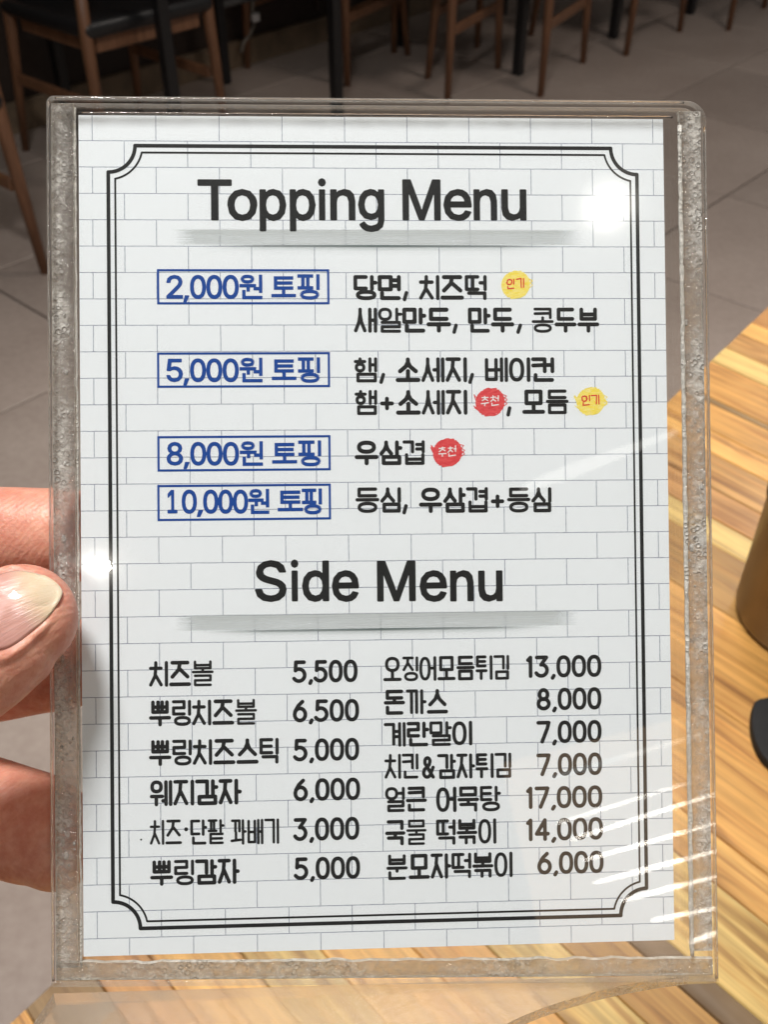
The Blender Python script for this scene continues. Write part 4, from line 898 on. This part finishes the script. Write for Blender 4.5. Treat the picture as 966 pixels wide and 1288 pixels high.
def extrude_poly(name, pts, z0, z1, mface, mside, parent_root, bev=.18, smooth=False):
    n = len(pts); c = Vector((sum(p[0] for p in pts) / n, sum(p[1] for p in pts) / n))
    ins = []
    for i, p in enumerate(pts):
        a = Vector(pts[i - 1]); b = Vector(p); d = Vector(pts[(i + 1) % n])
        e1 = (b - a).normalized(); e2 = (d - b).normalized(); nn = Vector((-(e1 + e2).y, (e1 + e2).x)).normalized()
        ins.append((b.x + nn.x * bev, b.y + nn.y * bev))
    rings = [(ins, z0), (pts, z0 + bev), (pts, z1 - bev), (ins, z1)]
    V, Fs, M = [], [], []
    for ps, z in rings: V += [parent_root.v((x, y, z)) for x, y in ps]
    Fs.append(tuple(reversed(range(n)))); M.append(0)
    for L in range(3):
        for i in range(n): Fs.append((L * n + i, L * n + (i + 1) % n, (L + 1) * n + (i + 1) % n, (L + 1) * n + i)); M.append(1)
    Fs.append(tuple(range(3 * n, 4 * n))); M.append(0)
    return mesh_obj(name, V, Fs, None, parent_root.e, False, [mface, mside], M)
extrude_poly('front_sheet', outline, .50, 2.5, M_acr, M_edge, hold)
extrude_poly('back_sheet', outline, -2.5, -.50, M_acr, M_edge, hold)
def wavy(x0, x1, y0, y1, amp, n=60, side=1):
    """strip along y with an uneven inner glue edge on the given side"""
    ys = [y0 + (y1 - y0) * i / n for i in range(n + 1)]
    a = [(x1 + (noise.noise(Vector((y * .35, 3, 1))) * amp if side > 0 else 0), y) for y in ys]
    b = [(x0 + (noise.noise(Vector((y * .35, 7, 1))) * amp if side < 0 else 0), y) for y in reversed(ys)]
    return a + b
ZS = .47
extrude_poly('spacer_strip', wavy(XL + .25, -53.45, -76.0, 76.2, .12), -ZS, ZS, M_glue, M_seam, hold, .05)
extrude_poly('spacer_strip', wavy(55.5, XR - .3, -76.2, 75.6, .25, side=-1), -ZS, ZS, M_glue, M_seam, hold, .05)
def wavy_h(x0, x1, ya, yb, th, n=70):
    xs = [x0 + (x1 - x0) * i / n for i in range(n + 1)]
    bot = [(x, ya + (yb - ya) * i / n) for i, x in enumerate(xs)]
    top = [(x, ya + (yb - ya) * i / n + th + noise.noise(Vector((x * .3, 5, 2))) * .45) for i, x in reversed(list(enumerate(xs)))]
    return bot + top
extrude_poly('spacer_strip', wavy_h(XL + .3, XR - .3, YBL + .25, YBR + .25, 3.1), -ZS, ZS, M_glue2, M_seam, hold, .05)
# seams: thin hardened glue beads along the inner edges
def bead(pts, r, name='glue_seam'):
    bm = bmesh.new(); P = []
    for a, b in zip(pts, pts[1:]):
        n = max(int((Vector(b) - Vector(a)).length / 1.2), 1)
        for k in range(n): P.append(Vector(a).lerp(Vector(b), k / n))
    P.append(Vector(pts[-1]))
    rad = [r * (1 + .45 * noise.noise(q * .6)) * .001 for q in P]
    tube(bm, [hold.v(q + Vector((noise.noise(q * .5) * .12, 0, 0))) for q in P], rad, 8)
    return bm_obj(name, bm, M_seam, hold.e, True)
bead([(55.15, 72.5, 1.6), (55.3, -76.5, 1.6)], .38)
bead([(-53.2, 75.5, .2), (-53.0, -76, .2)], .20)
bead([(XL + .35, YT - .9, 2.2), (XL + .35, YBL + 1, 2.2)], .22)
bead([(XL + 1.2, YT - 1.5, -2.1), (XL + .5, YBL + 1, -2.1)], .2)
bead([(XL + 1.5, YT - .35, 2.3), (XR - 4, YT - .35, 2.3)], .2)
bead([(XL + 5, 75.6, -2.2), (XR - 4.6, 75.6, -2.2)], .2)
bead([(XR - .35, 72, 2.3), (XR - .35, YBR + .6, 2.3)], .22)
def clear_glass():
    t = NT('clear_glass_bead'); g = t.n('ShaderNodeBsdfGlass', i_IOR=1.49, i_Roughness=.0); return t.done(g.outputs[0])
M_clear = clear_glass()
for o_ in [x for x in hold.e.children if x.name.startswith('glue_seam')][2:]: o_.name = 'edge_bead'; o_.data.materials[0] = M_clear
# air bubbles caught in the glue
bm = bmesh.new()
for i in range(90):
    sidex = random.random() < .55
    x = random.uniform(XL + .8, -53.9) if sidex else random.uniform(56.2, XR - .9)
    y = random.uniform(-74, 74); r = random.uniform(.12, .5) * (1 if random.random() < .3 else .6)
    m = Matrix.Translation(hold.v((x, y, .47))) @ Matrix.Diagonal((r * .001, r * .001 * random.uniform(1, 1.8), .00025, 1))
    bmesh.ops.create_icosphere(bm, subdivisions=2, radius=1, matrix=m)
tag(bm_obj('glue_bubble', bm, glue_mat('bubble_acrylic', .25, .55), hold.e, True), kind='stuff')
# foot: bent plate coming down towards the viewer, cut in a curve on the right
fa = R(29); fd = Vector((0, -math.sin(fa), math.cos(fa)))       # direction along the foot
P0 = Vector((0, -80.2, 2.0)); fn = Vector((0, math.cos(fa), math.sin(fa)))
def foot_uv(px, py):
    r = Vector(((px - CX) / FPX, (CY - py) / FPX, -1.0)); nn = POSE_R @ fn; p0 = POSE_R @ P0 + POSE_T
    q = POSE_R.transposed() @ (r * (p0.dot(nn) / r.dot(nn)) - POSE_T) - P0
    return q.x, q.dot(fd)
curve = [foot_uv(*q) for q in [(903, 1222), (868, 1226), (830, 1231), (790, 1238), (750, 1247), (715, 1257), (682, 1268), (655, 1279), (632, 1290), (606, 1306), (588, 1325)]]
lft = [foot_uv(*q) for q in [(41, 1288), (64, 1237)]]
lx = lft[0][0] + (lft[0][0] - lft[1][0]) * .9; ly = 24.0
fp = [(XL + .1, -.6)] + [(XR - .1, -.6)] + curve + [(curve[-1][0] - 1.5, ly - 3), (curve[-1][0] - 6, ly), (lft[0][0] + 3, ly), (lft[0][0], ly - 3), lft[0]]
fp = [(x, max(y, -.6)) for x, y in fp]
if sum(a[0] * b[1] - b[0] * a[1] for a, b in zip(fp, fp[1:] + fp[:1])) < 0: fp.reverse()
def foot_pt(x, s, w): return hold.v(P0 + Vector((x, 0, 0)) + fd * s + fn * w)
n = len(fp); V, Fs, M = [], [], []
cx_ = sum(p[0] for p in fp) / n; cy_ = sum(p[1] for p in fp) / n
for w, ins in ((0, 0), (-2.6, 0)):
    V += [foot_pt(x, s, w) for x, s in fp]
Fs.append(tuple(range(n))); M.append(0); Fs.append(tuple(reversed(range(n, 2 * n)))); M.append(0)
for i in range(n): Fs.append((i, (i + 1) % n, n + (i + 1) % n, n + i)); M.append(0 if fp[i][1] < -.5 and fp[(i + 1) % n][1] < -.5 else 1)
def foot_mat():
    t = NT('hazy_foot_acrylic'); o = t.obj(); n_ = t.noise(320, 4, .6, o); nr = t.bump(n_, .25, .0004)
    rf = t.n('ShaderNodeBsdfRefraction', i_IOR=1.12, i_Roughness=.10); rf.inputs[0].default_value = (.95, .94, .91, 1); t.l(nr, rf.inputs['Normal'])
    tr = t.n('ShaderNodeBsdfTransparent'); tr.inputs[0].default_value = (.93, .92, .89, 1)
    m0 = t.n('ShaderNodeMixShader'); m0.inputs[0].default_value = .55; t.l(tr.outputs[0], m0.inputs[1]); t.l(rf.outputs[0], m0.inputs[2])
    g = t.n('ShaderNodeBsdfGlossy', i_Roughness=.15); t.l(nr, g.inputs['Normal'])
    m1 = t.n('ShaderNodeMixShader'); t.l(fres(t), m1.inputs[0]); t.l(m0.outputs[0], m1.inputs[1]); t.l(g.outputs[0], m1.inputs[2])
    d = t.n('ShaderNodeBsdfDiffuse'); d.inputs[0].default_value = (.8, .75, .66, 1)
    m2 = t.n('ShaderNodeMixShader'); t.l(t.math('ADD', t.math('MULTIPLY', t.noise(60, 4, .6, o), .12), .0), m2.inputs[0]); t.l(m1.outputs[0], m2.inputs[1]); t.l(d.outputs[0], m2.inputs[2])
    return t.done(m2.outputs[0])
M_sawn = glue_mat('sawn_acrylic_edge', .12, .5, (.80, .76, .70, 1))
mesh_obj('foot', V, Fs, None, hold.e, False, [foot_mat(), M_sawn], M)

# ------------------------------------------------------------------ the hand
hand = Root('person', (-120, -70, -5)); tag(hand.e, 'bare left hand gripping the clear holder, thumb in front and fingers behind', 'person')
def chain(bm, pts, n=28, flat=1.0, up=(0, 0, 1), tipcap=True):
    """tapered finger: pts = list of ((x,y,z), radius across, radius thick) from base to tip, resampled smoothly, with a round tip"""
    P = [Vector(p[0]) for p in pts]; A = [p[1] for p in pts]; B = [p[2] for p in pts]
    q = []
    for i in range(len(P) - 1):
        p0 = P[max(i - 1, 0)]; p1 = P[i]; p2 = P[i + 1]; p3 = P[min(i + 2, len(P) - 1)]
        for k in range(8):
            t = k / 8
            q.append((.5 * ((2 * p1) + (p2 - p0) * t + (2 * p0 - 5 * p1 + 4 * p2 - p3) * t * t + (3 * p1 - p0 - 3 * p2 + p3) * t ** 3), A[i] + (A[i + 1] - A[i]) * (t * t * (3 - 2 * t)), B[i] + (B[i + 1] - B[i]) * (t * t * (3 - 2 * t))))
    q.append((P[-1], A[-1], B[-1]))
    d = (q[-1][0] - q[-2][0]).normalized(); L = A[-1]
    base = q[-1]
    for k in range(1, 9):
        t = k / 8 * math.pi / 2 * .98; q.append((base[0] + d * L * .95 * math.sin(t), base[1] * math.cos(t), base[2] * math.cos(t)))
    rings = []
    for i, (p, a, b) in enumerate(q):
        dd = (q[min(i + 1, len(q) - 1)][0] - q[max(i - 1, 0)][0]).normalized(); u = Vector(up)
        side = dd.cross(u).normalized(); nn = side.cross(dd)
        rings.append([bm.verts.new(p + side * a * math.cos(2 * math.pi * k / n) + nn * b * math.sin(2 * math.pi * k / n)) for k in range(n)])
    for r0, r1 in zip(rings, rings[1:]):
        for k in range(n): bm.faces.new((r0[k], r0[(k + 1) % n], r1[(k + 1) % n], r1[k]))
    bm.faces.new(rings[0]); bm.faces.new(rings[-1])
def cz(px, py, z): q = card_pt(px, py, z); return (q.x, q.y, z)
bm = bmesh.new()
TH = [(cz(-340, 1080, 6), 17, 15), (cz(-220, 960, 11), 13.5, 12), (cz(-105, 872, 14), 11.4, 10.4), (cz(-36, 822, 12.6), 11.2, 9.4), (cz(8, 791, 10.8), 10.6, 8.1), (cz(29, 776, 10.0), 9.2, 7.0)]
chain(bm, TH, up=(-.10, .22, 1))
chain(bm, [(cz(-420, 820, -22), 10, 10), (cz(-220, 700, -19), 9.8, 9.4), (cz(-60, 676, -14), 9.3, 8.8), (cz(60, 673, -11.6), 8.9, 8.4), (cz(150, 678, -10.8), 7.9, 7.4)])
chain(bm, [(cz(-430, 900, -30), 10, 10), (cz(-230, 830, -26), 10, 9.5), (cz(-60, 850, -20), 9.6, 9), (cz(60, 838, -13.6), 8.7, 8.4), (cz(128, 828, -11.5), 7.6, 7.4)])
chain(bm, [(cz(-420, 1010, -34), 10, 10), (cz(-230, 1000, -36), 11, 10), (cz(-80, 1012, -25), 11.6, 10.2), (cz(30, 1038, -19), 10.8, 9.6), (cz(72, 1056, -16), 9.6, 8.8)])
chain(bm, [(cz(-400, 1110, -34), 9, 9), (cz(-260, 1140, -36), 9, 8.5), (cz(-150, 1170, -32), 8.4, 8), (cz(-90, 1190, -24), 7.4, 7)])
# palm, heel and forearm, outside the frame
chain(bm, [(cz(-1100, 1500, -10), 27, 20), (cz(-820, 1300, -12), 26, 18), (cz(-640, 1150, -14), 34, 20), (cz(-520, 1030, -18), 40, 18), (cz(-440, 950, -24), 38, 15)], n=36)
tmp = bpy.data.meshes.new('hand_raw'); bmesh.ops.recalc_face_normals(bm, faces=bm.faces)
bm.to_mesh(tmp); bm.free()
to = bpy.data.objects.new('hand_raw', tmp); C.objects.link(to)
rm = to.modifiers.new('r', 'REMESH'); rm.mode = 'VOXEL'; rm.voxel_size = .55; rm.use_smooth_shade = True
sm_ = to.modifiers.new('s', 'SMOOTH'); sm_.factor = .5; sm_.iterations = 9
bpy.context.view_layer.update()
hm = bpy.data.meshes.new_from_object(to.evaluated_get(bpy.context.evaluated_depsgraph_get())); bpy.data.objects.remove(to); bpy.data.meshes.remove(tmp)
nv = len(hm.vertices); co = np.empty(nv * 3); hm.vertices.foreach_get('co', co); co = co.reshape(-1, 3)
nrm = np.empty(nv * 3); hm.vertices.foreach_get('normal', nrm); nrm = nrm.reshape(-1, 3)
# nail frame on the thumb
ax = (Vector(cz(38, 765, 10.2)) - Vector(cz(-60, 819, 11.4))).normalized()
up0 = (Vector((-.12, .52, 1)) - ax * ax.dot(Vector((-.12, .52, 1)))).normalized(); sd0 = ax.cross(up0).normalized()
NC = Vector(cz(7, 792, 10.6)) ; RR = 9.6
u0 = 4.4                     # centre of nail along the axis from NC
HL, HW = 7.0, 7.7
def nail_uv(P):
    d = P - np.array(NC); u = d @ np.array(ax) - u0
    y = d @ np.array(sd0); z = d @ np.array(up0); th = np.arctan2(y, z); return u, th * RR * .92, z
def outline_d(u, v):
    # rounded nail outline: signed distance-like value, negative inside
    uu = u / HL; vv = v / HW
    k = np.where(u > 0, 2.6, 3.2)
    return ((np.abs(uu) ** k + np.abs(vv) ** k + 1e-9) ** (1 / k) - 1) * min(HL, HW)
u, v, z = nail_uv(co); dd = outline_d(u, v); m = (z > 0) & (np.abs(u) < 14) & (dd < 3)
prox = 1 / (1 + np.exp((u - HL * .45) * 1.6))            # fold only at base and sides
ridge = np.where(m, .62 * np.exp(-((dd - .75) / .55) ** 2) * prox, 0)
dent = np.where(m & (dd < .5), -.42 / (1 + np.exp(dd * 5)), 0)
co = co + nrm * (ridge + dent)[:, None]
# knuckle and pad creases
for i in range(0):
    pass
hm.vertices.foreach_set('co', co.reshape(-1)); hm.update()
bvh = BVHTree.FromPolygons([tuple(c) for c in co], [tuple(p.vertices) for p in hm.polygons])
def skin_mat():
    t = NT('skin'); o = t.obj()
    n1 = t.noise(95, 4, .6, o); n2 = t.noise(420, 4, .65, o); n3 = t.noise(1500, 3, .6, o)
    c = t.ramp(n1, [(.32, (.52, .185, .125, 1)), (.68, (.69, .335, .235, 1))])
    c = t.mix(.32, c, t.ramp(n2, [(.35, (.50, .16, .11, 1)), (.65, (.76, .45, .33, 1))]))
    # finger creases: fine lines roughly along the digit
    w = t.n('ShaderNodeTexWave', i_Scale=420, i_Distortion=2.2, i_Detail=2); w.wave_type = 'BANDS'; w.bands_direction = 'DIAGONAL'; w.inputs['Detail Scale'].default_value = .6; t.l(t.scale(o, (1, -1, .4)), w.inputs['Vector'])
    vo = t.n('ShaderNodeTexVoronoi', feature='DISTANCE_TO_EDGE', i_Scale=1100); t.l(t.n('ShaderNodeTexCoord').outputs['Object'], vo.inputs['Vector'])
    nr = t.bump(w.outputs['Fac'], .13, .00025); nr = t.bump(vo.outputs['Distance'], .35, .0002, nr); nr = t.bump(n2, .2, .0005, nr); nr = t.bump(n3, .25, .0002, nr)
    return t.done(t.pbr(c, t.math('ADD', t.math('MULTIPLY', n3, .2), .36), nr, Subsurface_Weight=.35, Subsurface_Radius=(.0035, .0012, .0006), Subsurface_Scale=.8, Specular_IOR_Level=.45))
M_skin = skin_mat()
for vtx in hm.vertices: pass
co2 = (co - np.array(hand.off)) * .001; hm.vertices.foreach_set('co', co2.reshape(-1)); hm.update()
hm.materials.clear(); hm.materials.append(M_skin); hm.polygons.foreach_set('use_smooth', [True] * len(hm.polygons))
ho = bpy.data.objects.new('hand', hm); C.objects.link(ho); ho.parent = hand.e
# the nail plate
def nail_mat():
    t = NT('nail'); uv = t.n('ShaderNodeTexCoord').outputs['UV']; s_ = t.n('ShaderNodeSeparateXYZ'); t.l(uv, s_.inputs[0]); uu = s_.outputs[0]
    o = t.obj(); nz = t.noise(300, 3, .6, o)
    st = t.noise(1, 3, .6, t.scale(uv, (1.2, 34, 1)))
    bend = t.math('ADD', uu, t.math('MULTIPLY', t.math('ABSOLUTE', t.math('SUBTRACT', s_.outputs[1], .5)), -.10))
    bend = t.math('ADD', bend, t.math('MULTIPLY', t.math('SUBTRACT', nz, .5), .07))
    c = t.ramp(bend, [(.0, (.54, .28, .21, 1)), (.10, (.53, .23, .19, 1)), (.50, (.55, .27, .21, 1)), (.62, (.59, .37, .25, 1)), (.72, (.64, .47, .30, 1)), (.95, (.70, .56, .38, 1)), (1, (.74, .64, .47, 1))])
    c = t.mix(.12, c, t.ramp(st, [(.3, G(.35)), (.7, G(.9))]))
    nr = t.bump(st, .6, .00025)
    return t.done(t.pbr(c, .30, nr, Subsurface_Weight=.2, Subsurface_Radius=(.002, .001, .0006), Subsurface_Scale=.6, Coat_Weight=.2))
NU, NVn = 26, 26; top = []; uvs = []
for i in range(NU + 1):
    for j in range(NVn + 1):
        a = i / NU * 2 - 1; b = j / NVn * 2 - 1
        # square to rounded outline
        k = 2.6 if a > 0 else 3.2
        m1 = max(abs(a), abs(b)); l = (abs(a) ** k + abs(b) ** k) ** (1 / k) if m1 > 0 else 1
        s_ = m1 / l if l > 0 else 1
        uu, vv = a * s_ * HL, b * s_ * HW
        th = vv / (RR * .92); dirv = up0 * math.cos(th) + sd0 * math.sin(th)
        c0 = NC + ax * (uu + u0); hit = bvh.ray_cast(c0 + dirv * 25, -dirv, 40)
        rad = (hit[0] - c0).length if hit[0] else RR
        top.append([c0, dirv, rad, uu, vv]); uvs.append(((uu / HL + 1) / 2, (vv / HW + 1) / 2))
# smooth the radii so the plate is an even curved shell
rad = np.array([t_[2] for t_ in top]).reshape(NU + 1, NVn + 1)
rad0 = rad.copy()
for _ in range(14):
    pr = np.pad(rad, 1, mode='edge'); rad = .5 * rad + .125 * (pr[:-2, 1:-1] + pr[2:, 1:-1] + pr[1:-1, :-2] + pr[1:-1, 2:])
V, Fs = [], []
for lay, dz in ((0, .34), (1, -.1)):
    for i in range(NU + 1):
        for j in range(NVn + 1):
            c0, dv, _, uu, vv = top[i * (NVn + 1) + j]
            r_ = max(rad[i, j], rad0[i, j] - .25) * .5 + rad[i, j] * .5
            edge = max(0, uu / HL) ** 3 * .25
            V.append(hand.v(c0 + dv * (r_ + dz + edge)))
q = (NVn + 1); T_ = (NU + 1) * q
for i in range(NU):
    for j in range(NVn):
        a = i * q + j; Fs.append((a, a + 1, a + q + 1, a + q)); Fs.append((T_ + a, T_ + a + q, T_ + a + q + 1, T_ + a + 1))
bd = [j for j in range(q)] + [i * q + q - 1 for i in range(1, NU + 1)] + [NU * q + j for j in range(q - 2, -1, -1)] + [i * q for i in range(NU - 1, 0, -1)]
for a, b in zip(bd, bd[1:] + bd[:1]): Fs.append((a, T_ + a, T_ + b, b))
o = mesh_obj('thumbnail', V, Fs, nail_mat(), hand.e, True); o['label'] = 'thumb nail with pale yellowish free edge'
uvl = o.data.uv_layers.new(name='UVMap')
for lp in o.data.loops: uvl.data[lp.index].uv = uvs[lp.vertex_index % T_]
bpy.context.view_layer.update()
